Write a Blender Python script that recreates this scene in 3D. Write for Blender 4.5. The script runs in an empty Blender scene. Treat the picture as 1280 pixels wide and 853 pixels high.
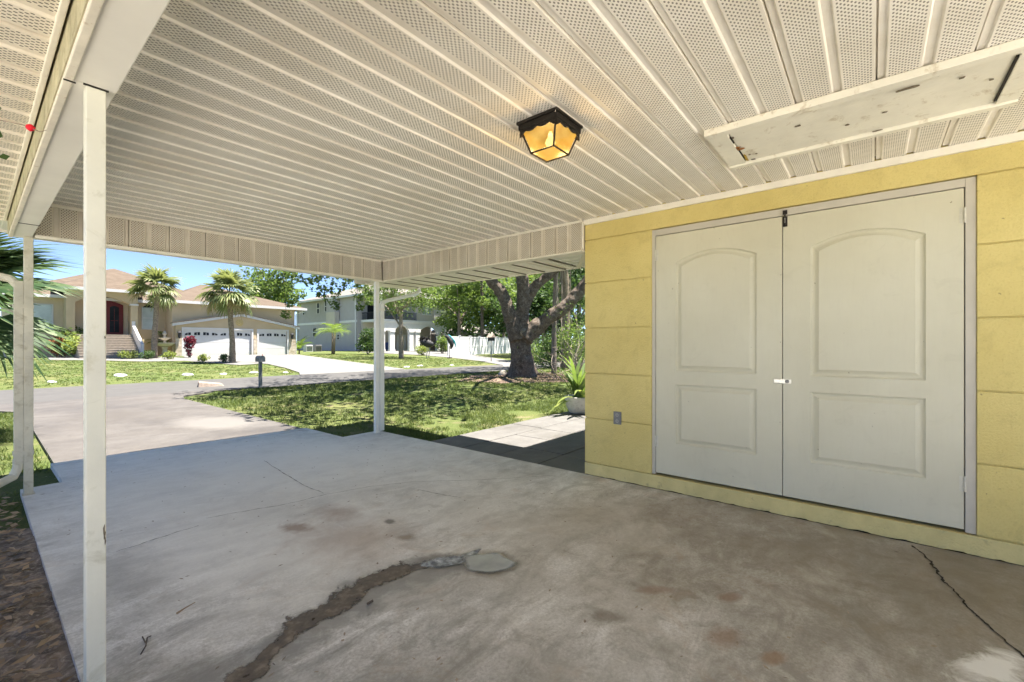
import bpy, bmesh, math, random
import numpy as np
from mathutils import Vector, Matrix, noise as mnoise

random.seed(7)
RNG = np.random.default_rng(11)
C = bpy.context.scene.collection
SC = bpy.context.scene
R = math.radians

# ------------------------------------------------------------------ camera, sky, sun, exposure
EYE = Vector((0, 0, 1.225))
FX, FY, FOC, HOR = 0.775, 0.632, 552.0, 431.0
cam_d = bpy.data.cameras.new('camera')
cam = bpy.data.objects.new('camera', cam_d)
C.objects.link(cam)
cam.location = EYE
cam.rotation_euler = (R(90), 0, -math.atan2(FX, FY))
cam_d.sensor_width = 36.0
cam_d.lens = FOC / 1280 * 36
cam_d.shift_y = (HOR - 426.5) / 1280
cam_d.clip_start = 0.02
cam_d.clip_end = 2000
SC.camera = cam

SUN = Vector((0.22, -0.20, 1.0)).normalized()
SUN_EL = math.asin(SUN.z)
world = bpy.data.worlds.new('World')
SC.world = world
world.use_nodes = True
wn = world.node_tree
bg = wn.nodes['Background']
sky = wn.nodes.new('ShaderNodeTexSky')
sky.sky_type = 'NISHITA'
sky.sun_disc = False
sky.sun_elevation = SUN_EL
sky.sun_rotation = math.atan2(SUN.x, SUN.y)
sky.air_density = 0.32
sky.dust_density = 0.0
sky.ozone_density = 1.0
wn.links.new(sky.outputs[0], bg.inputs[0])
bg.inputs[1].default_value = 0.05
sl = bpy.data.lights.new('sun', 'SUN')
sl.energy = 2.4
sl.angle = R(0.55)
sl.color = (1.0, 0.965, 0.91)
so = bpy.data.objects.new('sun', sl)
C.objects.link(so)
so.rotation_euler = SUN.to_track_quat('Z', 'Y').to_euler()
so.location = (10, -10, 40)
SC.view_settings.view_transform = 'Standard'
SC.view_settings.look = 'None'
SC.view_settings.gamma = 1.0
SC.view_settings.use_curve_mapping = False
SC.view_settings.exposure = 3.1
SC.view_settings.use_white_balance = True
SC.view_settings.white_balance_temperature = 6900
SC.view_settings.white_balance_tint = 10
cy = SC.cycles
cy.use_denoising = True
cy.max_bounces = 12
cy.diffuse_bounces = 7
cy.glossy_bounces = 3
cy.transmission_bounces = 6
cy.transparent_max_bounces = 12
cy.sample_clamp_indirect = 8
cy.caustics_reflective = False
cy.caustics_refractive = False
cy.use_adaptive_sampling = True
cy.adaptive_threshold = 0.015


# ------------------------------------------------------------------ where things stand
def tz(x, y):
    """height of the ground: level yard and road, then a gentle rise to the houses"""
    t = min(max((y - 18.6) / 22.4, 0), 1)
    return -0.05 + 0.38 * t


def ray(px):
    u = (px - 640) / FOC
    return Vector((FX + FY * u, FY - FX * u))


def gp(px, py, dz=0.0):
    """ground point seen in the photograph at px, py (measured once, then built there)"""
    r = ray(px)
    D = 8.0
    for _ in range(60):
        z = tz(r.x * D, r.y * D) + dz
        D += 0.6 * (max((EYE.z - z) * FOC / max(py - HOR, 0.5), 0.3) - D)
    return Vector((r.x * D, r.y * D, tz(r.x * D, r.y * D)))


def slabp(px, py, z=0.0):
    D = (EYE.z - z) * FOC / (py - HOR)
    r = ray(px)
    return Vector((r.x * D, r.y * D, z))


def dp(px, py, D):
    r = ray(px)
    return Vector((r.x * D, r.y * D, EYE.z + (HOR - py) * D / FOC))


# ------------------------------------------------------------------ materials
def node(nt, t, **kw):
    n = nt.nodes.new(t)
    for k, v in kw.items():
        if k.startswith('i_'):
            n.inputs[k[2:].replace('_', ' ')].default_value = v
        else:
            setattr(n, k, v)
    return n


def ramp(nt, fac, stops):
    r = nt.nodes.new('ShaderNodeValToRGB')
    e = r.color_ramp.elements
    while len(e) > 1:
        e.remove(e[-1])
    e[0].position, e[0].color = stops[0][0], (*stops[0][1], 1)
    for p, c in stops[1:]:
        k = e.new(p)
        k.color = (*c, 1)
    nt.links.new(fac, r.inputs[0])
    return r.outputs[0]


def nz(nt, vec, scale, detail=5, rough=0.55, dist=0.0):
    n = nt.nodes.new('ShaderNodeTexNoise')
    n.inputs['Scale'].default_value = scale
    n.inputs['Detail'].default_value = detail
    n.inputs['Roughness'].default_value = rough
    n.inputs['Distortion'].default_value = dist
    if vec is not None:
        nt.links.new(vec, n.inputs['Vector'])
    return n.outputs['Fac']


def mixc(nt, fac, a, b, mode='MIX'):
    m = nt.nodes.new('ShaderNodeMix')
    m.data_type = 'RGBA'
    m.blend_type = mode
    if isinstance(fac, (int, float)):
        m.inputs[0].default_value = fac
    else:
        nt.links.new(fac, m.inputs[0])
    for s, v in ((6, a), (7, b)):
        if isinstance(v, tuple):
            m.inputs[s].default_value = (*v, 1)
        else:
            nt.links.new(v, m.inputs[s])
    return m.outputs[2]


def mth(nt, op, a, b=None, c=None):
    m = nt.nodes.new('ShaderNodeMath')
    m.operation = op
    for i, v in enumerate((a, b, c)):
        if v is None:
            continue
        if isinstance(v, (int, float)):
            m.inputs[i].default_value = v
        else:
            nt.links.new(v, m.inputs[i])
    return m.outputs[0]


def mapr(nt, v, a, b, c=0.0, d=1.0):
    m = nt.nodes.new('ShaderNodeMapRange')
    nt.links.new(v, m.inputs[0])
    for i, k in enumerate((a, b, c, d)):
        m.inputs[i + 1].default_value = k
    return m.outputs[0]


def base(name, rough=0.7, spec=0.3):
    m = bpy.data.materials.new(name)
    m.use_nodes = True
    nt = m.node_tree
    b = nt.nodes['Principled BSDF']
    b.inputs['Roughness'].default_value = rough
    b.inputs['Specular IOR Level'].default_value = spec
    tc = nt.nodes.new('ShaderNodeTexCoord')
    return m, nt, b, tc.outputs['Object']


def bump(nt, b, h, strength=0.4, dist=0.01):
    n = nt.nodes.new('ShaderNodeBump')
    n.inputs['Strength'].default_value = strength
    n.inputs['Distance'].default_value = dist
    nt.links.new(h, n.inputs['Height'])
    nt.links.new(n.outputs[0], b.inputs['Normal'])


def plain(name, col, rough=0.6, var=0.12, scale=6.0, bmp=0.0, bscale=60.0, metal=0.0, spec=0.3, dirt=None, dirt_lo=0.58, dirt_hi=0.75):
    m, nt, b, v = base(name, rough, spec)
    f = nz(nt, v, scale, 6, 0.6)
    lo = tuple(c * (1 - var) for c in col)
    hi = tuple(min(c * (1 + var), 1) for c in col)
    c = ramp(nt, f, [(0.3, lo), (0.7, hi)])
    if dirt:
        g = mapr(nt, nz(nt, v, scale * 2.3, 8, 0.7, 0.6), dirt_lo, dirt_hi)
        c = mixc(nt, g, c, dirt)
    nt.links.new(c, b.inputs['Base Color'])
    b.inputs['Metallic'].default_value = metal
    if bmp:
        bump(nt, b, nz(nt, v, bscale, 4), bmp, 0.01)
    return m


def leafmat(name, a, bcol, trans=0.3, rough=0.55):
    m, nt, b, v = base(name, rough, 0.35)
    g = nt.nodes.new('ShaderNodeNewGeometry')
    c = ramp(nt, g.outputs['Random Per Island'], [(0.0, a), (0.6, tuple((x + y) / 2 for x, y in zip(a, bcol))), (1.0, bcol)])
    f = nz(nt, v, 1.1, 3)
    c2 = mixc(nt, mapr(nt, f, 0.35, 0.65, 0.0, 0.55), c, tuple(x * 0.55 for x in a))
    nt.links.new(c2, b.inputs['Base Color'])
    t = nt.nodes.new('ShaderNodeBsdfTranslucent')
    tcol = mixc(nt, 0.5, c2, (min(bcol[0] * 1.6, 1), min(bcol[1] * 1.7, 1), bcol[2]))
    nt.links.new(tcol, t.inputs['Color'])
    mx = nt.nodes.new('ShaderNodeMixShader')
    mx.inputs[0].default_value = trans
    nt.links.new(b.outputs[0], mx.inputs[1])
    nt.links.new(t.outputs[0], mx.inputs[2])
    nt.links.new(mx.outputs[0], nt.nodes['Material Output'].inputs['Surface'])
    return m


def perforated(name, u_axis, flat=(0.60, 0.56, 0.48), hole=(0.10, 0.09, 0.075), pitch=0.1525, phase=0.0, hp=0.0100, hw=0.0225, width=0.052, dirt=0.35):
    """vinyl soffit board: rows of punched holes on the flat of each board. u_axis is the axis across the boards"""
    m, nt, b, v = base(name, 0.55, 0.3)
    s = nt.nodes.new('ShaderNodeSeparateXYZ')
    nt.links.new(v, s.inputs[0])
    ax = {'X': 0, 'Y': 1, 'Z': 2}
    au, aw = ax[u_axis[0]], ax[u_axis[1]]
    U = mth(nt, 'ADD', s.outputs[au], phase)
    loc = mth(nt, 'SUBTRACT', mth(nt, 'FLOORED_MODULO', U, pitch), pitch / 2)
    inside = mth(nt, 'LESS_THAN', mth(nt, 'ABSOLUTE', loc), width)
    row = mth(nt, 'FLOOR', mth(nt, 'DIVIDE', loc, hp))
    stag = mth(nt, 'MULTIPLY', mth(nt, 'FLOORED_MODULO', row, 2.0), hw / 2)
    du = mth(nt, 'SUBTRACT', mth(nt, 'FLOORED_MODULO', loc, hp), hp / 2)
    dw = mth(nt, 'MULTIPLY', mth(nt, 'SUBTRACT', mth(nt, 'FLOORED_MODULO', mth(nt, 'ADD', s.outputs[aw], stag), hw), hw / 2), 0.62)
    d2 = mth(nt, 'ADD', mth(nt, 'MULTIPLY', du, du), mth(nt, 'MULTIPLY', dw, dw))
    h = mth(nt, 'MULTIPLY', mth(nt, 'LESS_THAN', d2, (hp * 0.33) ** 2), inside)
    g = mapr(nt, nz(nt, v, 1.6, 8, 0.65, 0.4), 0.42, 0.72, 0.0, dirt)
    c = mixc(nt, g, flat, (flat[0] * 0.66, flat[1] * 0.60, flat[2] * 0.50))
    g2 = mapr(nt, nz(nt, v, 14, 6, 0.7), 0.45, 0.75, 0.0, 0.25)
    c = mixc(nt, g2, c, (flat[0] * 0.72, flat[1] * 0.67, flat[2] * 0.58))
    c = mixc(nt, h, c, hole)
    nt.links.new(c, b.inputs['Base Color'])
    return m


def concrete(name, a, bcol, stain_or_light, light=None, sc=1.0, wet=False, rough=0.75, fine=0.35):
    m, nt, b, v = base(name, rough, 0.35)
    n1 = nz(nt, v, 0.7 * sc, 8, 0.62, 0.5)
    n2 = nz(nt, v, 3.4 * sc, 8, 0.68, 0.6)
    n3 = nz(nt, v, 60 * sc, 5, 0.7)
    mp = nt.nodes.new('ShaderNodeMapping')
    mp.inputs['Scale'].default_value = (0.9, 2.8, 1)
    mp.inputs['Rotation'].default_value = (0, 0, 0.25)
    nt.links.new(v, mp.inputs[0])
    n4 = nz(nt, mp.outputs[0], 1.4 * sc, 9, 0.7, 0.8)
    c = ramp(nt, n2, [(0.32, a), (0.68, bcol)])
    c = mixc(nt, mapr(nt, n1, 0.48, 0.68, 0, 0.75), c, stain_or_light)
    if light:
        c = mixc(nt, mapr(nt, n4, 0.52, 0.72, 0, 0.8), c, light)
    c = mixc(nt, mapr(nt, n3, 0.42, 0.72, 0.0, fine), c, tuple(x * 0.55 for x in a))
    n5 = nz(nt, v, 9 * sc, 9, 0.78, 1.2)
    c = mixc(nt, mapr(nt, n5, 0.50, 0.66, 0.0, fine * 0.75), c, tuple(x * 0.66 for x in a))
    spots = nz(nt, v, 11 * sc, 3, 0.5)
    c = mixc(nt, mapr(nt, spots, 0.70, 0.78, 0, 0.55), c, tuple(x * 0.45 for x in a))
    nt.links.new(c, b.inputs['Base Color'])
    rr = mapr(nt, n1, 0.4, 0.65, rough, rough - 0.22)
    nt.links.new(rr, b.inputs['Roughness'])
    bump(nt, b, mth(nt, 'ADD', mth(nt, 'MULTIPLY', n3, 0.4), n2), 0.25, 0.006)
    return m


M = {}
def worn_slab():
    m, nt, b, v = base('slab_concrete', 0.72, 0.35)
    mp = nt.nodes.new('ShaderNodeMapping')
    mp.inputs['Scale'].default_value = (0.75, 2.0, 1)
    mp.inputs['Rotation'].default_value = (0, 0, 0.5)
    nt.links.new(v, mp.inputs[0])
    big = nz(nt, v, 0.9, 6, 0.6, 0.6)
    mid = nz(nt, mp.outputs[0], 2.6, 9, 0.72, 1.0)
    swirl = nz(nt, v, 6.5, 9, 0.80, 0.5)
    grain = nz(nt, v, 75, 4, 0.75)
    spots = nz(nt, v, 17, 3, 0.5)
    c = ramp(nt, mid, [(0.34, (0.30, 0.295, 0.28)), (0.45, (0.52, 0.515, 0.50)), (0.54, (0.68, 0.675, 0.66)), (0.66, (0.88, 0.88, 0.88))])
    c = mixc(nt, mapr(nt, big, 0.46, 0.66, 0, 0.55), c, (0.46, 0.43, 0.38))
    c = mixc(nt, mapr(nt, swirl, 0.50, 0.63, 0, 0.75), c, (0.31, 0.30, 0.275))
    c = mixc(nt, mapr(nt, swirl, 0.46, 0.34, 0, 0.45), c, (0.86, 0.86, 0.86))
    c = mixc(nt, mapr(nt, grain, 0.44, 0.74, 0.0, 0.7), c, (0.27, 0.26, 0.24))
    c = mixc(nt, mapr(nt, grain, 0.40, 0.24, 0.0, 0.5), c, (0.9, 0.9, 0.88))
    c = mixc(nt, mapr(nt, spots, 0.71, 0.77, 0, 0.75), c, (0.20, 0.18, 0.15))
    rs = nz(nt, v, 3.3, 6, 0.7, 0.8)
    c = mixc(nt, mapr(nt, rs, 0.57, 0.70, 0, 0.5), c, (0.42, 0.31, 0.215))
    nt.links.new(c, b.inputs['Base Color'])
    nt.links.new(mapr(nt, mid, 0.35, 0.65, 0.5, 0.8), b.inputs['Roughness'])
    bump(nt, b, mth(nt, 'ADD', mth(nt, 'MULTIPLY', grain, 0.5), swirl), 0.3, 0.006)
    return m


M['slab'] = worn_slab()
M['drive'] = concrete('drive_concrete', (0.088, 0.080, 0.074), (0.122, 0.113, 0.106), (0.072, 0.065, 0.059), (0.142, 0.134, 0.127), 0.7)
M['fardrive'] = plain('pale_concrete', (0.17, 0.166, 0.161), 0.85, 0.06, 0.6, 0.2, 20)
M['road'] = concrete('worn_asphalt', (0.078, 0.076, 0.074), (0.102, 0.099, 0.096), (0.085, 0.082, 0.08), (0.115, 0.112, 0.109), 0.6, rough=0.9)
M['patio'] = concrete('patio_slab', (0.115, 0.111, 0.107), (0.16, 0.155, 0.149), (0.098, 0.091, 0.082), (0.185, 0.18, 0.172), 1.3)
def stucco():
    m, nt, b, v = base('yellow_stucco', 0.78, 0.25)
    n1 = nz(nt, v, 1.4, 6, 0.6)
    n2 = nz(nt, v, 8, 7, 0.7, 0.5)
    n3 = nz(nt, v, 95, 4, 0.7)
    c = ramp(nt, n1, [(0.3, (0.65, 0.53, 0.20)), (0.7, (0.74, 0.62, 0.26))])
    c = mixc(nt, mapr(nt, n2, 0.52, 0.74, 0, 0.5), c, (0.52, 0.42, 0.17))
    c = mixc(nt, mapr(nt, n3, 0.52, 0.75, 0, 0.45), c, (0.50, 0.39, 0.13))
    c = mixc(nt, mapr(nt, n3, 0.42, 0.25, 0, 0.35), c, (0.80, 0.68, 0.36))
    sp = nz(nt, v, 23, 2, 0.5)
    c = mixc(nt, mapr(nt, sp, 0.735, 0.77, 0, 0.7), c, (0.30, 0.22, 0.09))
    nt.links.new(c, b.inputs['Base Color'])
    bump(nt, b, mth(nt, 'ADD', n3, mth(nt, 'MULTIPLY', n2, 0.6)), 0.75, 0.012)
    return m


M['yellow'] = stucco()
M['yellow_base'] = plain('yellow_base', (0.66, 0.56, 0.26), 0.75, 0.12, 5, 0.6, 90, dirt=(0.33, 0.27, 0.15), dirt_lo=0.60, dirt_hi=0.74)
def door_paint():
    m, nt, b, v = base('door_paint', 0.42, 0.4)
    mp = nt.nodes.new('ShaderNodeMapping')
    mp.inputs['Scale'].default_value = (1, 1, 0.12)
    nt.links.new(v, mp.inputs[0])
    grain = nz(nt, mp.outputs[0], 60, 5, 0.65)
    n1 = nz(nt, v, 1.6, 6, 0.6)
    n2 = nz(nt, v, 5.5, 8, 0.75, 0.8)
    c = ramp(nt, n1, [(0.3, (0.55, 0.522, 0.40)), (0.7, (0.61, 0.585, 0.465))])
    c = mixc(nt, mapr(nt, n2, 0.56, 0.78, 0, 0.32), c, (0.40, 0.37, 0.27))
    c = mixc(nt, mapr(nt, grain, 0.5, 0.8, 0, 0.12), c, (0.42, 0.40, 0.31))
    sp = nz(nt, v, 31, 2, 0.5)
    c = mixc(nt, mapr(nt, sp, 0.755, 0.78, 0, 0.8), c, (0.20, 0.18, 0.12))
    nt.links.new(c, b.inputs['Base Color'])
    bump(nt, b, grain, 0.12, 0.004)
    return m


M['door'] = door_paint()
M['frame'] = plain('frame_paint', (0.52, 0.485, 0.415), 0.5, 0.07, 4, 0.1, 60, dirt=(0.42, 0.36, 0.28), dirt_lo=0.64, dirt_hi=0.82)
M['ceil'] = perforated('ceiling_vinyl', 'YX', (0.89, 0.855, 0.785), hole=(0.22, 0.20, 0.175), phase=0.027, dirt=0.42)
M['eave_soffit'] = perforated('eave_vinyl', 'YX', (0.80, 0.75, 0.65), phase=0.027)
M['panel_x'] = perforated('panel_vinyl_front', 'XZ', (0.64, 0.59, 0.51), hole=(0.15, 0.13, 0.105), dirt=0.5)
M['panel_y'] = perforated('panel_vinyl_side', 'YZ', (0.64, 0.59, 0.51), phase=0.02, hole=(0.15, 0.13, 0.105), dirt=0.5)
M['trim'] = plain('white_trim', (0.80, 0.76, 0.67), 0.5, 0.08, 5, 0.05, 30, dirt=(0.5, 0.43, 0.33), dirt_lo=0.62, dirt_hi=0.85)
M['wrap'] = plain('beam_wrap', (0.80, 0.78, 0.71), 0.5, 0.06, 2.0, 0.08, 12, dirt=(0.58, 0.52, 0.40), dirt_lo=0.66, dirt_hi=0.9)
M['lip'] = plain('rusty_wrap_edge', (0.76, 0.71, 0.60), 0.55, 0.12, 8, 0.15, 30, dirt=(0.40, 0.26, 0.13), dirt_lo=0.60, dirt_hi=0.72)
M['plank'] = plain('weathered_plank', (0.44, 0.40, 0.27), 0.8, 0.30, 9, 0.5, 40, dirt=(0.20, 0.17, 0.10), dirt_lo=0.55, dirt_hi=0.75)
M['post'] = plain('post_paint', (0.72, 0.70, 0.60), 0.5, 0.08, 3.5, 0.15, 25, dirt=(0.44, 0.41, 0.29), dirt_lo=0.54, dirt_hi=0.76)
M['post_old'] = plain('stained_post_paint', (0.60, 0.57, 0.46), 0.6, 0.15, 5, 0.2, 25, dirt=(0.33, 0.29, 0.19), dirt_lo=0.52, dirt_hi=0.75)
M['alu'] = plain('white_aluminium', (0.80, 0.79, 0.74), 0.45, 0.06, 4, 0.0)
M['eave_white'] = plain('eave_white', (0.90, 0.86, 0.80), 0.5, 0.05, 4)
M['hatch'] = plain('hatch_paint', (0.80, 0.77, 0.67), 0.55, 0.08, 4, 0.2, 30, dirt=(0.46, 0.38, 0.26), dirt_lo=0.56, dirt_hi=0.72)
M['dark'] = plain('dark_gap', (0.03, 0.026, 0.02), 0.9, 0.3, 20)
M['rust'] = plain('rust_mark', (0.30, 0.13, 0.04), 0.9, 0.4, 40)
M['ochre'] = plain('ochre_drip', (0.42, 0.29, 0.06), 0.8, 0.3, 40)
M['paintchip'] = plain('bare_wood_chip', (0.16, 0.13, 0.09), 0.9, 0.4, 60)
M['black_metal'] = plain('black_iron', (0.022, 0.018, 0.015), 0.5, 0.4, 50, 0.2, 120, 0.3)
M['steel'] = plain('bright_steel', (0.72, 0.68, 0.60), 0.3, 0.15, 60, 0, 60, 0.8)
M['hinge'] = plain('painted_hinge', (0.58, 0.56, 0.48), 0.45, 0.1, 40)
M['socket'] = plain('grey_socket', (0.33, 0.32, 0.29), 0.5, 0.1, 40)
M['grey_plate'] = plain('grey_plate', (0.20, 0.20, 0.20), 0.5, 0.2, 60, 0, 60, 0.3)
M['plate_dark'] = plain('socket_slots', (0.05, 0.05, 0.05), 0.6, 0.2, 60)
M['soil'] = plain('bare_soil', (0.19, 0.155, 0.125), 0.95, 0.55, 14, 1.0, 50, dirt=(0.40, 0.345, 0.29), dirt_lo=0.48, dirt_hi=0.66)
M['bark'] = plain('oak_bark', (0.105, 0.080, 0.063), 0.95, 0.5, 5.5, 1.0, 9, dirt=(0.20, 0.175, 0.15), dirt_lo=0.50, dirt_hi=0.64)
M['bark2'] = plain('grey_bark', (0.24, 0.20, 0.165), 0.95, 0.4, 6, 1.0, 14, dirt=(0.13, 0.10, 0.08), dirt_lo=0.5, dirt_hi=0.7)
M['palmtrunk'] = plain('palm_trunk', (0.25, 0.195, 0.145), 0.95, 0.45, 9, 1.0, 18, dirt=(0.12, 0.09, 0.07), dirt_lo=0.5, dirt_hi=0.68)
M['leaf_oak'] = leafmat('oak_leaf', (0.055, 0.10, 0.03), (0.17, 0.24, 0.065), 0.4)
M['leaf_dark'] = leafmat('dark_leaf', (0.035, 0.075, 0.025), (0.10, 0.17, 0.05), 0.3)
M['leaf_mid'] = leafmat('mid_leaf', (0.075, 0.13, 0.038), (0.21, 0.29, 0.075), 0.42)
M['leaf_yel'] = leafmat('yellow_green_leaf', (0.14, 0.20, 0.05), (0.34, 0.38, 0.10), 0.35)
M['leaf_red'] = leafmat('dark_red_leaf', (0.10, 0.012, 0.025), (0.22, 0.03, 0.06), 0.25)
M['leaf_copper'] = leafmat('copper_leaf', (0.22, 0.06, 0.03), (0.30, 0.16, 0.06), 0.25)
M['leaf_black'] = leafmat('blackish_leaf', (0.02, 0.018, 0.02), (0.05, 0.04, 0.045), 0.1)
M['frond'] = leafmat('fan_frond', (0.035, 0.08, 0.035), (0.15, 0.21, 0.085), 0.22, 0.4)
M['frond_far'] = leafmat('cabbage_frond', (0.09, 0.14, 0.055), (0.36, 0.38, 0.17), 0.28, 0.45)
M['frond_dead'] = leafmat('dry_frond', (0.25, 0.20, 0.10), (0.42, 0.35, 0.19), 0.2, 0.7)
M['grass'] = leafmat('grass_blade', (0.05, 0.09, 0.022), (0.18, 0.215, 0.068), 0.33, 0.6)
M['litter'] = leafmat('dead_leaf', (0.16, 0.11, 0.075), (0.60, 0.45, 0.31), 0.1, 0.8)
M['twig'] = plain('dry_twig', (0.30, 0.25, 0.20), 0.9, 0.4, 30)
M['pot'] = plain('pale_pot', (0.55, 0.53, 0.49), 0.6, 0.12, 9, 0.3, 40, dirt=(0.28, 0.25, 0.21), dirt_lo=0.54, dirt_hi=0.72)
M['white'] = plain('white_paint', (0.56, 0.56, 0.57), 0.5, 0.04, 2)
M['cream_bright'] = plain('pale_cream_stucco', (0.60, 0.55, 0.49), 0.85, 0.06, 1.2)
M['bright'] = plain('bright_white_paint', (0.78, 0.77, 0.77), 0.5, 0.04, 2)
M['tan'] = plain('tan_stucco', (0.56, 0.45, 0.325), 0.85, 0.07, 1.2, 0.3, 40)
M['tan_lit'] = plain('tan_stucco_lit', (0.46, 0.37, 0.25), 0.85, 0.06, 1.2, 0.3, 40)  # tan stucco with the golden sunlit tone put into its colour
M['grey_wall'] = plain('grey_siding', (0.47, 0.445, 0.455), 0.85, 0.05, 1.2, 0.2, 30)
M['cream_wall'] = plain('cream_stucco', (0.40, 0.365, 0.325), 0.85, 0.06, 1.2)
M['glass'] = plain('dark_glass', (0.022, 0.025, 0.03), 0.5, 0.3, 2, spec=0.06)
M['shade_glass'] = plain('shaded_window', (0.42, 0.47, 0.47), 0.15, 0.15, 2, spec=0.7)
M['reddoor'] = plain('dark_red_door', (0.13, 0.018, 0.022), 0.4, 0.15, 6)
M['step'] = plain('stone_riser', (0.27, 0.235, 0.20), 0.85, 0.18, 7)
M['iron'] = plain('dark_iron', (0.03, 0.03, 0.035), 0.6, 0.2, 20)
M['blue_plastic'] = plain('blue_plastic', (0.03, 0.06, 0.22), 0.5, 0.1, 5)
M['teal'] = plain('teal_paint', (0.03, 0.32, 0.38), 0.5, 0.2, 12)
M['bronze'] = plain('gold_medallion', (0.45, 0.35, 0.16), 0.5, 0.3, 20)
M['nosing'] = plain('step_edge', (0.36, 0.32, 0.27), 0.85, 0.1, 6)
M['stonecap'] = plain('cast_stone', (0.42, 0.385, 0.325), 0.8, 0.12, 8)
M['mailpost'] = plain('grey_mailpost', (0.16, 0.17, 0.17), 0.8, 0.2, 12)
M['mailbox'] = plain('black_mailbox', (0.03, 0.032, 0.035), 0.45, 0.2, 12)
M['red'] = plain('red_petal', (0.75, 0.01, 0.03), 0.5, 0.15, 30)
M['redbrick'] = plain('worn_brick', (0.30, 0.24, 0.20), 0.9, 0.25, 20)
M['mulch'] = plain('leaf_mulch', (0.14, 0.098, 0.075), 0.95, 0.4, 8, 1.0, 30)


def stone_mat():
    m, nt, b, v = base('stone_veneer', 0.85)
    vo = nt.nodes.new('ShaderNodeTexVoronoi')
    vo.inputs['Scale'].default_value = 4.5
    nt.links.new(v, vo.inputs['Vector'])
    s = nt.nodes.new('ShaderNodeSeparateColor')
    nt.links.new(vo.outputs['Color'], s.inputs[0])
    c = ramp(nt, s.outputs[0], [(0.0, (0.34, 0.28, 0.21)), (0.5, (0.52, 0.45, 0.36)), (1.0, (0.42, 0.37, 0.32))])
    nt.links.new(c, b.inputs['Base Color'])
    bump(nt, b, vo.outputs['Distance'], 0.6, 0.03)
    return m


def shingle_mat(name, a, bc):
    m, nt, b, v = base(name, 0.9)
    mp = nt.nodes.new('ShaderNodeMapping')
    mp.inputs['Scale'].default_value = (1.0, 3.2, 9.0)
    nt.links.new(v, mp.inputs[0])
    n1 = nz(nt, mp.outputs[0], 1.8, 3, 0.7)
    c = ramp(nt, n1, [(0.30, a), (0.5, tuple((x + y) / 2 for x, y in zip(a, bc))), (0.70, bc)])
    nt.links.new(c, b.inputs['Base Color'])
    bump(nt, b, n1, 0.5, 0.03)
    return m


M['stone'] = stone_mat()
M['shingle'] = shingle_mat('tan_shingle', (0.07, 0.051, 0.038), (0.135, 0.105, 0.08))
M['shingle_grey'] = shingle_mat('pale_shingle', (0.155, 0.14, 0.132), (0.215, 0.198, 0.186))
M['shingle_low'] = shingle_mat('grey_shingle', (0.28, 0.25, 0.23), (0.40, 0.37, 0.35))


def lawn_mat():
    m, nt, b, v = base('lawn', 0.95, 0.15)
    n1 = nz(nt, v, 0.35, 7, 0.65, 0.5)
    n2 = nz(nt, v, 2.2, 7, 0.7, 0.5)
    n3 = nz(nt, v, 38, 4, 0.75)
    c = ramp(nt, n3, [(0.3, (0.045, 0.075, 0.02)), (0.55, (0.088, 0.122, 0.036)), (0.75, (0.145, 0.168, 0.058))])
    c = mixc(nt, mapr(nt, n1, 0.45, 0.68, 0, 0.6), c, (0.17, 0.16, 0.066))
    c = mixc(nt, mapr(nt, n2, 0.53, 0.68, 0, 0.8), c, (0.22, 0.178, 0.115))
    nt.links.new(c, b.inputs['Base Color'])
    bump(nt, b, n3, 0.8, 0.03)
    return m


M['lawn'] = lawn_mat()


def cover_alpha(nt, b, v, scale, amt, lo=0.42, hi=0.56):
    at_ = nt.nodes.new('ShaderNodeAttribute')
    at_.attribute_name = 'cover'
    f = nz(nt, v, scale, 6, 0.65, 0.4)
    k = mth(nt, 'ADD', at_.outputs['Fac'], mth(nt, 'MULTIPLY', mth(nt, 'SUBTRACT', f, 0.5), amt))
    nt.links.new(mapr(nt, k, lo, hi, 0.0, 1.0), b.inputs['Alpha'])


def puddle_mat():
    m, nt, b, v = base('shallow_water', 0.06, 0.6)
    f = nz(nt, v, 5, 5)
    nt.links.new(ramp(nt, f, [(0.30, (0.30, 0.31, 0.33)), (0.5, (0.40, 0.41, 0.43)), (0.7, (0.52, 0.53, 0.55))]), b.inputs['Base Color'])
    cover_alpha(nt, b, v, 9, 0.55, 0.30, 0.62)
    return m


def mud_mat():
    m, nt, b, v = base('muddy_stain', 0.5, 0.4)
    f = nz(nt, v, 16, 7, 0.7)
    nt.links.new(ramp(nt, f, [(0.34, (0.06, 0.047, 0.032)), (0.5, (0.13, 0.10, 0.068)), (0.68, (0.27, 0.23, 0.185))]), b.inputs['Base Color'])
    nt.links.new(mapr(nt, f, 0.35, 0.7, 0.25, 0.7), b.inputs['Roughness'])
    cover_alpha(nt, b, v, 8, 2.1, 0.38, 0.62)
    return m


def damp_mat(name, col, lo=0.42, hi=0.6, amount=0.75):
    """a stain that lets the slab show through unevenly"""
    m, nt, b, v = base(name, 0.7, 0.3)
    b.inputs['Base Color'].default_value = (*col, 1)
    f = nz(nt, v, 7, 7, 0.7, 0.5)
    nt.links.new(mapr(nt, f, lo, hi, 0.0, amount), b.inputs['Alpha'])
    return m


def wet_mat():
    m, nt, b, v = base('wet_concrete', 0.03, 0.9)
    f = nz(nt, v, 20, 6, 0.7)
    nt.links.new(ramp(nt, f, [(0.4, (0.12, 0.115, 0.11)), (0.6, (0.40, 0.41, 0.42)), (0.7, (0.75, 0.77, 0.8))]), b.inputs['Base Color'])  # palest tones paint bright glints into the wet surface
    bump(nt, b, f, 0.4, 0.01)
    cover_alpha(nt, b, v, 12, 0.8, 0.32, 0.55)
    return m


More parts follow.
